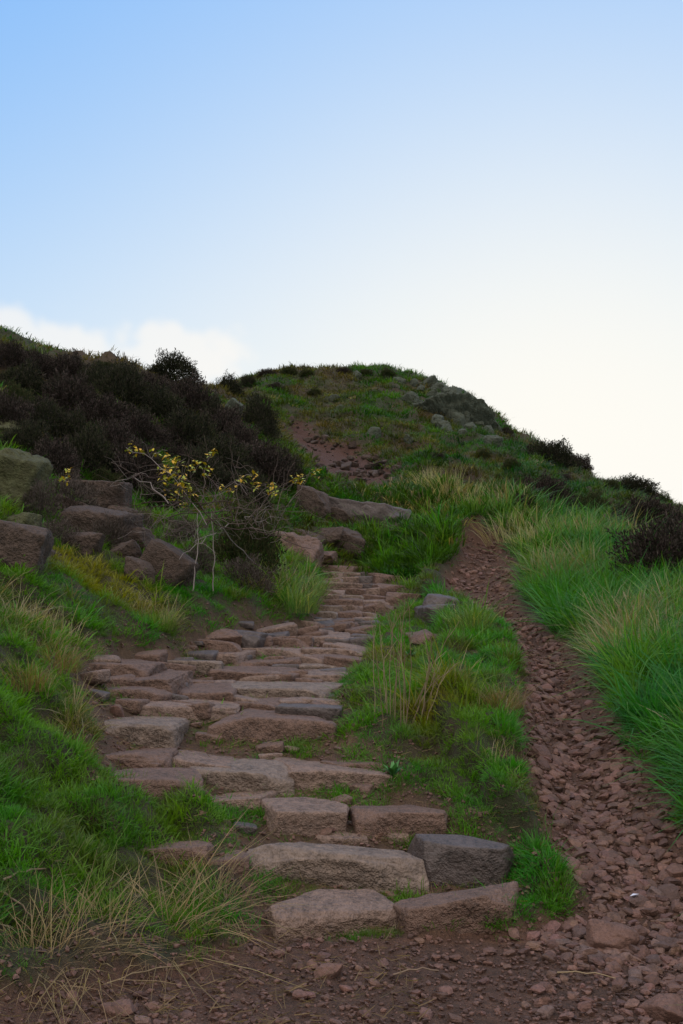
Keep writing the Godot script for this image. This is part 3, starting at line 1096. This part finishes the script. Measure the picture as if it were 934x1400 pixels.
# ---------------------------------------------------------------- stone steps
func lay_steps() -> void:
	var st := thing("stone_steps", "flight of worn pinkish-brown stone steps climbing beside grassy banks", "steps", hit(440, 1285))
	# left, right, back of the tread, front edge, foot of the riser (photograph pixels), material
	var list := [[363, 535, 1217, 1247, 1282, 0, 0.05], [552, 706, 1212, 1230, 1276, 1, -0.1], [340, 566, 1148, 1168, 1212, 0, 0.0], [567, 690, 1142, 1156, 1212, 2, 0.13], [360, 474, 1083, 1106, 1142, 0, 0.1], [484, 612, 1096, 1113, 1146, 1, 0.06], [432, 500, 1133, 1145, 1156, 0, 0], [272, 368, 1076, 1094, 1108, 0, 0],
		[262, 392, 1036, 1052, 1082, 0, 0.0], [384, 522, 1036, 1056, 1080, 0, 0.06], [212, 315, 1012, 1040, 1060, 0, 0.14], [455, 522, 1030, 1044, 1056, 1, 0.0], [155, 274, 1046, 1068, 1090, 1, 0.05], [143, 235, 1012, 1040, 1058, 1, 0], [120, 244, 976, 992, 1018, 0, 0.04], [192, 322, 948, 964, 990, 0, 0.05],
		[325, 446, 964, 984, 1016, 1, 0.08], [384, 462, 958, 968, 992, 2, 0.05], [328, 392, 950, 962, 976, 1, 0], [245, 318, 928, 946, 966, 1, 0], [312, 456, 928, 942, 960, 0, 0.02], [96, 250, 916, 930, 944, 1, 0], [104, 222, 932, 944, 956, 1, 0], [116, 210, 892, 908, 932, 1, 0.06],
		[205, 262, 912, 922, 936, 1, 0], [250, 338, 884, 894, 910, 0, -0.03], [296, 412, 908, 920, 938, 1, 0], [404, 492, 912, 922, 938, 0, 0], [320, 412, 895, 905, 918, 1, 0], [400, 475, 898, 908, 920, 0, 0], [440, 508, 890, 902, 916, 1, 0.05], [262, 322, 866, 878, 894, 1, 0.1], [318, 368, 852, 866, 890, 2, 0.15],
		[340, 424, 878, 888, 900, 0, 0], [420, 508, 880, 890, 902, 0, 0], [358, 424, 866, 874, 886, 1, 0], [414, 478, 860, 870, 884, 0, 0], [470, 512, 866, 874, 884, 1, 0], [230, 300, 900, 908, 920, 0, 0]]
	var k := 0
	for s in list:
		step_stone(st, s[0], s[1], s[2], s[3], s[4], s[5], s[6], 40 + k)
		k += 1
	var y := 860.0
	var gap := 8.6
	while y > 774.0:
		var t := (860.0 - y) / 86.0
		var xl := lerpf(422, 436, t)
		var xr := lerpf(512, 500, t) if t < 0.25 else lerpf(532, 500, (t - 0.25) / 0.75)
		var cuts := [xl, lerpf(xl, xr, rng.randf_range(0.3, 0.45)), lerpf(xl, xr, rng.randf_range(0.6, 0.78)), xr]
		if rng.randf() < 0.35:
			cuts.remove_at(1)
		for c in cuts.size() - 1:
			var dy := rng.randf_range(-1.6, 1.6)
			step_stone(st, cuts[c] - 3, cuts[c + 1] + 3, y - gap - 2.0 + dy, y - gap * 0.7 + dy, y + 2.5, [0, 1, 0, 2][rng.randi() % 4], rng.randf_range(-0.05, 0.05), 100 + k)
			k += 1
		y -= gap
		gap *= 0.985
	var shapes := []
	for q in 5:
		shapes.append(rock(Vector3(1, 0.8, 0.9), 250 + q, 7, 18.0, 1.0, 6, 0.06))
	wedge_stones(st, shapes)
	# sloping slab beside the upper steps and stones under the grass
	for q in [[508, 545, 772, 785, 800, 1, 0.1], [515, 556, 786, 798, 812, 1, 0.05], [530, 575, 800, 810, 820, 1, 0.05], [575, 615, 820, 828, 842, 2, 0], [560, 602, 860, 868, 880, 1, 0], [185, 290, 1144, 1160, 1182, 1, 0.0], [286, 340, 1160, 1174, 1186, 1, 0]]:
		step_stone(st, q[0], q[1], q[2], q[3], q[4], q[5], q[6], 200 + k)
		k += 1

func wedge_stones(st: Node3D, shapes: Array) -> void:
	var n := 0
	while n < 170:
		var d := 4.6 * pow(11.4 / 4.6, sqrt(rng.randf()))
		var x := rng.randf_range(-2.6, 1.0)
		locate(x, d)
		if sample(S_stair) > -0.03 or sample(S_path) < 0.05:
			continue
		var s := lerpf(0.06, 0.24, pow(rng.randf(), 1.7))
		if d < 6.5:
			s *= 0.5
		var o := part("step_stone", shapes[n % 5], [M.step, M.step_b, M.step_b, M.step_dark][rng.randi() % 4], st)
		o.transform = Transform3D(frame_on(Vector3.UP + Vector3(rng.randf_range(-1, 1), 0, rng.randf_range(-1, 1)) * 0.2, rng.randf_range(-0.5, 0.5), Vector3(s * rng.randf_range(1.0, 1.8), s * 0.7, s)), Vector3(x, sample(H) + s * 0.1, -d) - st.position)
		n += 1

func step_stone(st: Node3D, xl: float, xr: float, yb: float, yf: float, y0: float, kind: int, tilt: float, sd: int) -> void:
	var xc := (xl + xr) * 0.5
	var foot := hit(xc, y0)
	var d := -foot.z
	var top := at_depth(xc, yf, d)
	var rise := clampf(top.y - foot.y, 0.03, 0.3)
	var w := (xr - xl) / F * d * (1.04 if d < 5.5 else 1.17)
	var v := ray(xc, yb)
	var deep := 0.4
	var dip := v.y / -v.z
	if dip < -0.003:
		deep = (EYE.y - top.y) / -dip - d
	deep = clampf(deep * 0.9, 0.2, 0.6) if d < 5.5 else clampf(deep * 1.1, 0.26, 0.8)
	var hgh := rise + 0.16
	var m := rock(Vector3(w, hgh, deep), sd, 24 if w > 0.35 else 14, 44.0, 1.0, 9, 0.055)
	var o := part("step_stone", m, [M.step if sd % 3 else M.step_c, M.step_b, M.step_dark][kind], st)
	o.position = Vector3(foot.x * (1.0 + deep * 0.5 / d), top.y - hgh * 0.5, foot.z - deep * 0.5) - st.position
	o.rotation = Vector3(rng.randf_range(-0.06, 0.02), rng.randf_range(-0.17, 0.17), -tilt + rng.randf_range(-0.05, 0.05))

# ---------------------------------------------------------------- boulders
func boulder(called: String, label: String, px: float, py: float, wpx: float, hpx: float, mat: Material, sd: int, boxy := 0.0, deepness := 0.9, tilt := 0.0, group := "") -> MeshInstance3D:
	var p := hit(px, py)
	var d := -p.z
	var w := wpx / F * d
	var h := hpx / F * d * 1.25
	var o := part(called, rock(Vector3(w, h, w * deepness), sd, 20 if wpx > 25 else 11, 40.0, boxy, 10, 0.1), mat, self)
	o.position = p + Vector3(0, h * 0.15, -w * deepness * 0.3)
	o.rotation = Vector3(rng.randf_range(-0.1, 0.1), rng.randf_range(-0.3, 0.3), -tilt)
	tag(o, label, "rock", group)
	return o

func place_boulders() -> void:
	boulder("boulder", "large rounded lichen-green boulder at the edge of the left slope", -8, 678, 92, 80, M.mossy, 401, 0.0, 0.9)
	boulder("boulder", "low mossy boulder on top behind the large rounded one", 0, 600, 78, 36, M.mossy, 402, 0.0, 0.8)
	boulder("boulder", "dark jagged brown rock under the large rounded boulder", 4, 778, 96, 76, M.boulder, 403, 1.0, 0.8, 0.2)
	boulder("boulder", "long flat dark slab overhanging above the steps", 500, 716, 124, 36, M.step_dark, 404, 1.0, 0.5, 0.14)
	boulder("boulder", "rounded grey boulder with a white mark below the dark slab", 474, 756, 56, 38, M.boulder, 405, 0.0, 0.9)
	boulder("boulder", "angular brown boulder left of the rounded one at the stair head", 405, 762, 72, 40, M.step_b, 406, 0.0, 0.8, 0.15)
	boulder("boulder", "dark boulder half hidden behind the dark slab", 425, 705, 50, 46, M.boulder, 407)
	boulder("boulder", "small flat stone at the top of the steps", 437, 764, 44, 12, M.step_b, 408, 1.0, 0.8)
	boulder("boulder", "brown outcrop with flat top behind the bramble's left branches", 122, 686, 96, 36, M.boulder, 409, 1.0, 0.7, 0.06)
	boulder("boulder", "broad brown outcrop with a pale patch among twiggy heather", 130, 746, 92, 66, M.boulder, 410, 1.0, 0.7, 0.12)
	boulder("boulder", "pointed brown rock below the bramble", 222, 796, 66, 60, M.boulder, 411, 1.0, 0.8, 0.5)
	boulder("boulder", "small brown rock beside the pointed one below the bramble", 188, 794, 40, 36, M.boulder, 412, 0.0, 0.9)
	boulder("boulder", "small cracked brown rock above the pointed one", 184, 746, 44, 32, M.boulder, 413)
	boulder("boulder", "small rock beside the left end of the wide landing", 306, 882, 48, 24, M.step_b, 414, 0.0, 0.9)
	boulder("boulder", "upright reddish stone in the turf left of the steps", 158, 978, 19, 18, M.gravel, 415, 0.0, 0.9)
	boulder("boulder", "grey stone in the grass strip between steps and path", 604, 834, 50, 22, M.step_dark, 416)
	boulder("boulder", "flat brown stone in the grass below the grey one", 582, 880, 40, 14, M.step_b, 417)
	boulder("boulder", "largest angular stone lying on the gravel by the turf corner", 842, 1300, 64, 36, M.gravel, 418, 0.0, 0.7)
	boulder("boulder", "squarish stone on the gravel at the right edge", 930, 1202, 40, 18, M.gravel, 419, 0.0, 0.8)
	boulder("boulder", "rust-brown stone lying at the foot of the lowest step", 448, 1336, 34, 16, M.gravel, 420, 0.0, 0.8)
	boulder("boulder", "flat pink stone half buried in the dirt", 158, 1388, 44, 14, M.gravel, 421, 0.0, 0.8)
	boulder("boulder", "reddish stone at the lower right corner of the gravel", 915, 1396, 44, 30, M.gravel, 422, 0.0, 0.8)
	boulder("boulder", "grey rock showing through heather on the saddle", 316, 566, 26, 26, M.lichen, 423, 0.0, 0.8, 0.4)
	for q in [[92, 706, 46, 26, 0, "brown block wedged under the flat-topped outcrop"], [164, 716, 44, 30, 0, "brown block at the right end of the broad outcrop"], [108, 752, 50, 30, 0, "brown block below the broad outcrop's left end"], [172, 764, 46, 30, 0, "brown block between the broad outcrop and the pointed rock"], [44, 762, 44, 36, 0, "dark rock right of the jagged one"], [250, 792, 36, 26, 0, "brown rock right of the pointed one under the bramble"], [24, 730, 50, 34, 1, "mossy rock on top of the dark jagged one"], [446, 740, 44, 22, 0, "dark wedge of rock between the stair-head boulders"], [420, 742, 40, 20, 0, "low dark rock behind the angular brown boulder"], [462, 716, 46, 24, 0, "dark rock propping up the long flat slab"], [540, 728, 36, 18, 0, "small dark rock under the slab's right end"]]:
		boulder("boulder", q[5], q[0], q[1], q[2], q[3], M.mossy if q[4] else M.boulder, 430 + int(q[0]), float(int(q[0]) % 2), 0.9, rng.randf_range(-0.3, 0.3))
	# the crag: one outcrop of many blocks
	var crag := thing("rock_crag", "grey lichen-covered crag on the hill's right shoulder", "crag", hit(630, 580))
	var r := RandomNumberGenerator.new()
	r.seed = 77
	var variants := []
	for k in 6:
		variants.append(rock(Vector3(1, 1.1, 0.9), 500 + k, 13, 40.0, 0.0, 10, 0.1))
	var face := part("rock_face", rock(Vector3(2.7, 1.7, 1.3), 541, 40, 18.0, 0.0, 12, 0.2), M.lichen, crag)
	face.position = hit(630, 566) - crag.position + Vector3(-0.1, -0.35, -0.25)
	face.rotation = Vector3(0.1, 0.2, -0.75)
	var more := []
	for k in 34:
		var a := r.randf()
		more.append([lerpf(585, 678, a) + r.randf_range(-12, 8), lerpf(530, 600, a) + r.randf_range(-8, 12), r.randf_range(6, 13)])
	for q in more + [[588, 522, 16], [602, 528, 18], [612, 536, 20], [622, 545, 26], [630, 552, 26], [640, 558, 28], [648, 566, 26], [636, 570, 24], [626, 574, 24], [616, 566, 20], [652, 576, 22], [660, 572, 18], [644, 582, 18], [608, 580, 18], [598, 576, 20], [612, 588, 16], [668, 590, 18], [672, 600, 20], [664, 582, 16], [590, 540, 14], [576, 530, 13], [628, 535, 16], [640, 545, 16], [566, 522, 12], [604, 552, 14], [654, 560, 18], [634, 590, 14], [624, 560, 20]]:
		var p := hit(q[0], q[1] + q[2] * 0.35)
		var s: float = q[2] / F * -p.z * 0.95
		var o := part("rock", variants[r.randi() % 6], M.lichen, crag)
		o.position = p - crag.position + Vector3(0, s * 0.08, 0)
		o.rotation = Vector3(r.randf_range(-0.5, 0.5), r.randf() * TAU, r.randf_range(-0.5, 0.5))
		o.scale = Vector3(s * r.randf_range(0.8, 1.4), s * r.randf_range(0.9, 1.7), s)
	var outs := [[562, 552, 26, "pale leaning rock in the grass below the crag"], [512, 598, 22, "grey rock poking out of the middle of the hill"], [558, 606, 14, "small pale rock right of the mid-hill rock"], [456, 548, 14, "small grey rock high on the brown slope"], [545, 525, 16, "grey rock near the hilltop left of the crag"], [575, 556, 14, "small rock between the leaning rock and the crag"], [488, 517, 14, "dark rock just under the summit"]]
	for k in outs.size():
		var q = outs[k]
		boulder("outcrop_rock", q[3], q[0], q[1], q[2], q[2] * 0.8, M.lichen, 520 + k, 0.0, 0.8, 0.2)

# ---------------------------------------------------------------- shrubs on the slopes
func place_shrubs() -> void:
	var tl := "grey twiggy heather shrub among the rocks on the left slope"
	var left := [[45, 512, 70, 36, 0], [95, 520, 74, 34, 0], [14, 500, 60, 30, 0], [30, 548, 100, 50, 1], [92, 566, 96, 46, 0], [140, 588, 100, 50, 0], [60, 596, 90, 46, 1], [165, 556, 90, 46, 1], [190, 606, 84, 46, 0], [222, 584, 90, 56, 1], [262, 568, 76, 46, 0], [255, 616, 96, 50, 1], [305, 606, 76, 46, 0], [10, 590, 80, 50, 0], [300, 648, 100, 46, 1], [355, 658, 100, 50, 0], [392, 664, 60, 36, 1], [270, 664, 80, 40, 1], [120, 644, 90, 46, 1], [182, 660, 90, 46, 0], [72, 650, 80, 46, 0], [205, 545, 70, 36, 0], [130, 540, 60, 34, 1], [325, 625, 70, 40, 0], [40, 625, 80, 40, 1], [240, 640, 70, 36, 0], [150, 620, 80, 40, 0], [170, 530, 60, 28, 1], [100, 610, 80, 40, 1], [340, 690, 70, 40, 1], [290, 585, 60, 36, 1], [220, 690, 70, 36, 1]]
	var k := 0
	for s in left:
		var spot := "in the middle of the dark left slope"
		if s[1] < 525:
			spot = "along the left skyline"
		elif s[0] < 80 and s[1] > 580:
			spot = "behind the large rounded boulder"
		elif s[1] > 635:
			spot = "behind the yellow-tipped bramble"
		elif s[0] > 280:
			spot = "beside the red soil scar"
		shrub("heather_shrub" if s[4] == 0 else "gorse_shrub", "heather" if s[4] == 0 else "gorse", ("brown heather shrub " if s[4] == 0 else "nearly black gorse shrub ") + spot, "heather covering the left slope" if s[4] == 0 else "gorse covering the left slope", s[0], s[1], s[2], s[3], k, rng.randf_range(0.85, 1.3))
		k += 1
	for s in [[20, 530, 60, 26, 2], [75, 545, 54, 28, 1], [118, 556, 50, 30, 2], [60, 570, 56, 28, 0], [200, 566, 56, 30, 2], [240, 552, 50, 28, 0], [180, 582, 56, 28, 1], [280, 610, 56, 28, 2], [232, 606, 50, 26, 0], [330, 640, 56, 28, 2], [150, 605, 50, 28, 2], [95, 630, 56, 28, 0], [30, 605, 50, 28, 2], [320, 672, 56, 28, 1], [250, 680, 50, 26, 2], [200, 632, 50, 26, 1], [375, 640, 40, 24, 2], [145, 668, 56, 28, 2]]:
		var nm: String = ["heather_shrub", "gorse_shrub", "evergreen_shrub"][s[4]]
		shrub(nm, ["heather", "gorse", "green"][s[4]], ["small brown heather", "small black gorse", "small green shrub"][s[4]] + " filling a gap on the dark left slope", "small shrubs filling the left slope", s[0], s[1], s[2], s[3], k, 1.0)
		k += 1
	for s in [[92, 700, 96, 52], [50, 706, 70, 50], [150, 748, 70, 44], [80, 748, 80, 40], [250, 745, 60, 40], [190, 725, 50, 30], [240, 800, 50, 34]]:
		shrub("twiggy_heather", "twiggy", tl, "twiggy heather among the rocks", s[0], s[1], s[2], s[3], k)
		k += 1
	for s in [[236, 503, 76, 34, "gorse", "round dark gorse bush standing on the left skyline knoll"], [312, 540, 44, 26, "gorse", "small gorse bush on the saddle skyline"], [340, 527, 26, 14, "gorse", "tiny dark bush at the left end of the summit ridge"], [352, 596, 62, 52, "gorse", "dark gorse bush above the red soil scar"], [338, 780, 104, 90, "green", "dense dark evergreen shrub under the bramble"], [335, 812, 100, 50, "twiggy", "low brown heather below the evergreen shrub"], [145, 508, 50, 14, "green", "low green shrub on the left skyline"], [270, 775, 50, 34, "twiggy", "small grey heather between the bramble's stems"],
		[120, 622, 60, 36, "green", "dark green shrub amid brown heather on the left slope"], [205, 655, 60, 34, "green", "dark green shrub just behind the bramble's left branches"], [20, 560, 60, 36, "green", "dark green shrub above the large rounded boulder"], [752, 634, 80, 30, "gorse", "dark gorse bush on the right skyline below the crag"], [792, 645, 40, 24, "heather", "low brown heather tailing off right of the skyline gorse"], [746, 692, 84, 40, "heather", "round purple-brown heather on the grassy slope below the skyline gorse"], [712, 700, 50, 24, "heather", "small brown heather beside the round one"], [866, 676, 70, 24, "gorse", "rounded dark bush on the right skyline hump"], [810, 702, 60, 28, "green", "green shrub between the right skyline bushes"], [884, 728, 92, 46, "heather", "dark heather above the largest purple-brown one on the right"], [926, 748, 96, 56, "heather", "dark heather at the right edge behind the tall grass"], [912, 798, 150, 84, "heather", "largest purple-brown heather behind the tall grass on the right"], [850, 712, 40, 22, "heather", "small heather under the skyline hump"]]:
		shrub({"gorse": "gorse_shrub", "heather": "heather_shrub", "green": "evergreen_shrub", "twiggy": "twiggy_heather"}[s[4]], s[4], s[5], "", s[0], s[1], s[2], s[3], k)
		k += 1
	# summit and hill tufts of heath
	for s in [[365, 516, 30, 12], [395, 512, 28, 11], [420, 514, 26, 10], [470, 512, 26, 10], [500, 513, 24, 9], [530, 513, 24, 9], [375, 535, 30, 12], [360, 555, 30, 14], [430, 540, 24, 10], [690, 596, 26, 12], [700, 640, 30, 14], [660, 625, 26, 12], [770, 660, 30, 14], [835, 668, 28, 14], [905, 688, 30, 14], [600, 628, 24, 10], [560, 620, 24, 10], [680, 660, 28, 12], [520, 640, 26, 10]]:
		shrub("heath_hummock", "green" if k % 3 else "heather", "small %s heath hummock %s" % ["green" if k % 3 else "brown", "on the summit ridge" if s[1] < 518 else ("on the brown slope under the summit" if s[0] < 450 else ("on the grassy slope below the crag" if s[0] < 720 else "near the right skyline"))], "heath hummocks on the hill", s[0], s[1], s[2], s[3], k)
		k += 1

# ---------------------------------------------------------------- bramble, stalks, litter
func place_bramble() -> void:
	var r := RandomNumberGenerator.new()
	r.seed = 9
	var foot := hit(290, 814)
	var d := -foot.z
	var t := thing("bramble", "leafless arching bramble with pale stems and yellow leaf tips", "bramble", foot)
	var P := func(px: float, py: float, dd := 0.0) -> Vector3: return at_depth(px, py, d + dd) - foot
	var pale := Color(0.24, 0.215, 0.2)
	var greyc := Color(0.1, 0.08, 0.068)
	var darkc := Color(0.07, 0.05, 0.045)
	var crown: Vector3 = P.call(288, 702)
	# three bare pale stems
	for s in [[262, 808, 270, 702, 0.1], [290, 814, 289, 700, 0.0], [374, 790, 290, 705, -0.15]]:
		var a := hit(s[0], s[1]) - foot
		a.y -= 0.03
		var b: Vector3 = P.call(s[2], s[3], s[4])
		var tb := Tubes.new()
		tb.add(curve(a, b, Vector3(0.02, -0.06 if s[0] > 300 else 0.0, 0), 12, 0.012, r), 0.0068, 0.0045, pale, 6)
		part("stem", to_mesh(tb.V, tb.N, tb.C, tb.I), M.bark, t)
	# arching canes
	var canes := [[150, 665, 20], [152, 632, 10], [190, 640, 30], [160, 690, 0], [215, 660, 20], [172, 612, 20], [235, 650, 10], [245, 620, 20], [290, 620, 10], [320, 655, 10], [345, 650, 14], [375, 665, 14], [400, 690, 8], [436, 640, -14], [410, 700, 6], [425, 750, 4], [350, 690, 10], [330, 640, 20], [262, 640, 16], [200, 700, 6], [245, 765, 4], [210, 745, 6], [395, 740, 8], [180, 655, 24], [300, 660, 8], [355, 720, 6]]
	var tips := []
	for i in canes.size():
		var c = canes[i]
		var tb := Tubes.new()
		var e: Vector3 = P.call(c[0], c[1], r.randf_range(-0.7, 0.6))
		var st := crown + Vector3(r.randf_range(-0.45, 0.45), r.randf_range(-0.15, 0.1), r.randf_range(-0.4, 0.4))
		var col := darkc if i % 4 == 3 else (pale if i % 5 == 0 else greyc)
		var pts := curve(st, e, Vector3(0, c[2] / F * d, 0), 9, 0.03, r)
		tb.add(pts, 0.0055, 0.0025, col, 4)
		var shoots := []
		for q in 5:
			var at := pts[r.randi_range(3, 9)]
			var dv := Vector3(r.randf_range(-1, 1), r.randf_range(-0.6, 1), r.randf_range(-1, 1)).normalized()
			var sb := Tubes.new()
			sb.add(curve(at, at + dv * r.randf_range(0.12, 0.4), Vector3(0, 0.03, 0), 4, 0.015, r), 0.003, 0.0015, col, 3)
			shoots.append(to_mesh(sb.V, sb.N, sb.C, sb.I))
		var cane := part("cane", to_mesh(tb.V, tb.N, tb.C, tb.I), M.bark, t)
		for m in shoots:
			part("side_twig", m, M.bark, cane)
	# fine twigs round the crown
	var tw := Tubes.new()
	for k in 150:
		var at := crown + Vector3(r.randf_range(-0.75, 0.85), r.randf_range(-0.3, 0.25), r.randf_range(-0.5, 0.5))
		var dv := Vector3(r.randf_range(-1, 1), r.randf_range(-0.4, 1), r.randf_range(-1, 1)).normalized()
		tw.add(curve(at, at + dv * r.randf_range(0.2, 0.5), Vector3(0, r.randf_range(-0.05, 0.06), 0), 4, 0.02, r), 0.0032, 0.0015, greyc.lerp(pale, r.randf() * 0.6), 3)
	part("twigs", to_mesh(tw.V, tw.N, tw.C, tw.I), M.bark, t).set_meta("kind", "stuff")
	# yellow leaves in sprays
	for s in [[178, 612, 10], [190, 618, 8], [226, 626, 9], [240, 632, 12], [244, 645, 12], [232, 655, 14], [250, 660, 12], [236, 675, 14], [224, 640, 10], [262, 640, 8], [270, 635, 10], [284, 645, 10], [288, 622, 7], [292, 616, 5], [258, 672, 10], [318, 668, 7], [335, 655, 10], [346, 650, 8], [352, 664, 7], [372, 664, 9], [372, 672, 7], [405, 656, 10], [412, 654, 8], [432, 648, 8], [93, 644, 6], [88, 654, 8], [305, 668, 6], [212, 618, 6], [250, 692, 9]]:
		var lf := Tubes.new()
		var c: Vector3 = P.call(s[0], s[1], r.randf_range(-0.3, 0.3))
		for q in int(s[2] * 1.8):
			var p: Vector3 = c + Vector3(r.randf_range(-1, 1), r.randf_range(-0.8, 0.8), r.randf_range(-1, 1)) * s[2] / F * d * 0.8
			var dv := Vector3(r.randf_range(-1, 1), r.randf_range(-0.8, 0.5), r.randf_range(-1, 1)).normalized()
			var col := Color(0.5, 0.42, 0.025).lerp(Color(0.55, 0.32, 0.02), r.randf()) if r.randf() < 0.55 else Color(0.28, 0.34, 0.03)
			lf.leaf(p, dv, Vector3(r.randf_range(-0.5, 0.5), 1, r.randf_range(-0.5, 0.5)).normalized(), r.randf_range(0.035, 0.07), r.randf_range(0.022, 0.04), col)
		part("leaf_spray", to_mesh(lf.V, lf.N, lf.C, lf.I), M.leaf, t).set_meta("kind", "stuff")

func place_stalks() -> void:
	var r := RandomNumberGenerator.new()
	r.seed = 19
	for set in [["dry_stalks", "upright bundle of bare dead stalks in the grass beside the steps", 545, 985, [[512, 965, 508, 850], [528, 985, 520, 872], [534, 990, 536, 850], [540, 990, 531, 838], [537, 980, 545, 860], [548, 960, 554, 815], [553, 965, 547, 840], [552, 945, 560, 836], [522, 970, 512, 880], [530, 980, 526, 900], [556, 950, 552, 868]]], ["dry_stalks", "leaning bundle of dead straw stalks right of the upright one", 580, 985, [[560, 990, 617, 858], [565, 985, 600, 915], [572, 970, 585, 895], [578, 975, 590, 890], [562, 988, 588, 902], [575, 980, 606, 922], [580, 960, 612, 912], [585, 960, 599, 890]]]]:
		var foot := hit(set[2], set[3])
		var d := -foot.z
		var t := thing(set[0], set[1], "dead stalks", foot)
		for s in set[4]:
			var dd := r.randf_range(-0.1, 0.1)
			var b := at_depth(s[2], s[3], d + dd)
			var a := at_depth(s[0], s[1], d + dd)
			a.y = hgt(a.x, a.z) - 0.02
			var col := Color(0.32, 0.26, 0.18).lerp(Color(0.17, 0.125, 0.085), r.randf())
			var tb := Tubes.new()
			var pts := curve(a - foot, b - foot, Vector3(r.randf_range(-0.03, 0.03), 0, 0), 7, 0.008, r)
			tb.add(pts, 0.0036, 0.0017, col, 5)
			for q in 3:
				var at := pts[r.randi_range(4, 7)]
				tb.add(curve(at, at + Vector3(r.randf_range(-0.1, 0.1), r.randf_range(0.06, 0.14), r.randf_range(-0.06, 0.06)), Vector3.ZERO, 3, 0.004, r), 0.0026, 0.0015, col, 3)
			part("stem", to_mesh(tb.V, tb.N, tb.C, tb.I), M.bark, t)
	# brown bracken stalks at the left edge and fallen twigs
	for q in [["dead_twig", "long dead twig lying in the turf at the left edge", 4, 1210, 62, 1196, 0.006], ["dead_twig", "crooked grey twig sloping into the turf at the left edge", 0, 1226, 44, 1262, 0.005], ["straw_stalk", "pale straw stalk lying across the gravel", 762, 1337, 842, 1347, 0.0035], ["straw_stalk", "thin pale straw on the dirt under the dry grass", 146, 1352, 250, 1328, 0.003], ["dead_twig", "short thin twig on the dirt below the lowest step", 538, 1340, 600, 1336, 0.004]]:
		var a := hit(q[2], q[3])
		var b := hit(q[4], q[5])
		var tb := Tubes.new()
		tb.add(curve(Vector3(0, 0.02, 0), b - a + Vector3(0, 0.025, 0), Vector3(0, 0.012, 0), 6, 0.005, r), q[6], q[6] * 0.6, Color(0.27, 0.21, 0.13) if q[0] == "straw_stalk" else Color(0.2, 0.15, 0.11), 5)
		var o := part(q[0], to_mesh(tb.V, tb.N, tb.C, tb.I), M.bark, self)
		o.position = a
		tag(o, q[1], "straw" if q[0] == "straw_stalk" else "twig")

func place_finds() -> void:
	var r := RandomNumberGenerator.new()
	r.seed = 4
	for q in [[538, 1062, "leafy green weed at the turf's edge above the third step"], [560, 900, "leafy weed between the upright dead stalks"]]:
		var p := hit(q[0], q[1])
		var t := thing("weed_plant", q[2], "weed", p)
		for k in 16:
			var lf := Tubes.new()
			var a := r.randf() * TAU
			var el := r.randf_range(0.2, 1.1)
			lf.leaf(Vector3(0, 0.01, 0), Vector3(cos(a) * cos(el), sin(el), sin(a) * cos(el)), Vector3.UP, r.randf_range(0.05, 0.11), r.randf_range(0.025, 0.045), Color(0.06, 0.2, 0.05) * r.randf_range(0.8, 1.3))
			part("leaf", to_mesh(lf.V, lf.N, lf.C, lf.I), M.leaf, t)
	var sc := Tubes.new()
	sc.leaf(Vector3(-0.02, 0.035, 0), Vector3(0.9, 0.25, 0.1).normalized(), Vector3.UP, 0.045, 0.025, Color(0.6, 0.64, 0.75))
	sc.leaf(Vector3(0, 0.03, 0.005), Vector3(0.3, 0.4, 0.6).normalized(), Vector3.UP, 0.03, 0.02, Color(0.5, 0.55, 0.68))
	var o := part("paper_scrap", to_mesh(sc.V, sc.N, sc.C, sc.I), M.bark, self)
	o.position = hit(867, 1236)
	tag(o, "tiny pale blue scrap of litter on the gravel", "litter")

func _ready() -> void:
	rng.seed = 20240
	nz.seed = 3
	nz.frequency = 1.0
	nz.fractal_octaves = 2
	nfine.seed = 8
	nfine.frequency = 1.0
	nfine.fractal_octaves = 3
	nchip.seed = 5
	nchip.frequency = 1.0
	nchip.noise_type = FastNoiseLite.TYPE_CELLULAR
	nchip.cellular_return_type = FastNoiseLite.RETURN_DISTANCE
	nchip.fractal_type = FastNoiseLite.FRACTAL_NONE
	# camera
	var cam := Camera3D.new()
	cam.name = "camera"
	add_child(cam)
	cam.position = EYE
	cam.rotation.x = PITCH
	cam.fov = 55.0
	cam.near = 0.05
	cam.far = 6000.0
	cam.current = true
	# sky, and the sun low behind the ridge
	var az := deg_to_rad(13.0)
	var el := deg_to_rad(3.5)
	var sun_dir := Vector3(sin(az) * cos(el), sin(el), -cos(az) * cos(el))
	var env := Environment.new()
	env.background_mode = Environment.BG_SKY
	var sky := Sky.new()
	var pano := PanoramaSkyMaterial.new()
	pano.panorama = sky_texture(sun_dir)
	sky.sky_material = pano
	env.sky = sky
	env.tonemap_mode = Environment.TONE_MAPPER_LINEAR
	env.tonemap_exposure = 1.0
	env.sdfgi_enabled = true
	env.ssao_enabled = true
	env.ssil_enabled = true
	var we := WorldEnvironment.new()
	we.environment = env
	add_child(we)
	var sun := DirectionalLight3D.new()
	sun.name = "sun"
	sun.light_energy = 0.6
	sun.light_color = Color(1.0, 0.86, 0.7)
	sun.light_angular_distance = 0.5
	sun.shadow_enabled = true
	add_child(sun)
	sun.look_at_from_position(sun_dir * 100.0, Vector3.ZERO)
	# structure
	make_materials()
	print("materials ", Time.get_ticks_msec())
	build_heights()
	print("heights ", Time.get_ticks_msec())
	shape_ground()
	build_ground()
	print("ground ", Time.get_ticks_msec())
	# objects
	lay_steps()
	place_boulders()
	print("stones ", Time.get_ticks_msec())
	place_shrubs()
	print("shrubs ", Time.get_ticks_msec())
	place_bramble()
	place_stalks()
	place_finds()
	lay_gravel()
	strew_soil()
	plant_clumps()
	print("gravel ", Time.get_ticks_msec())
	plant_grass()
	print("grass ", Time.get_ticks_msec())
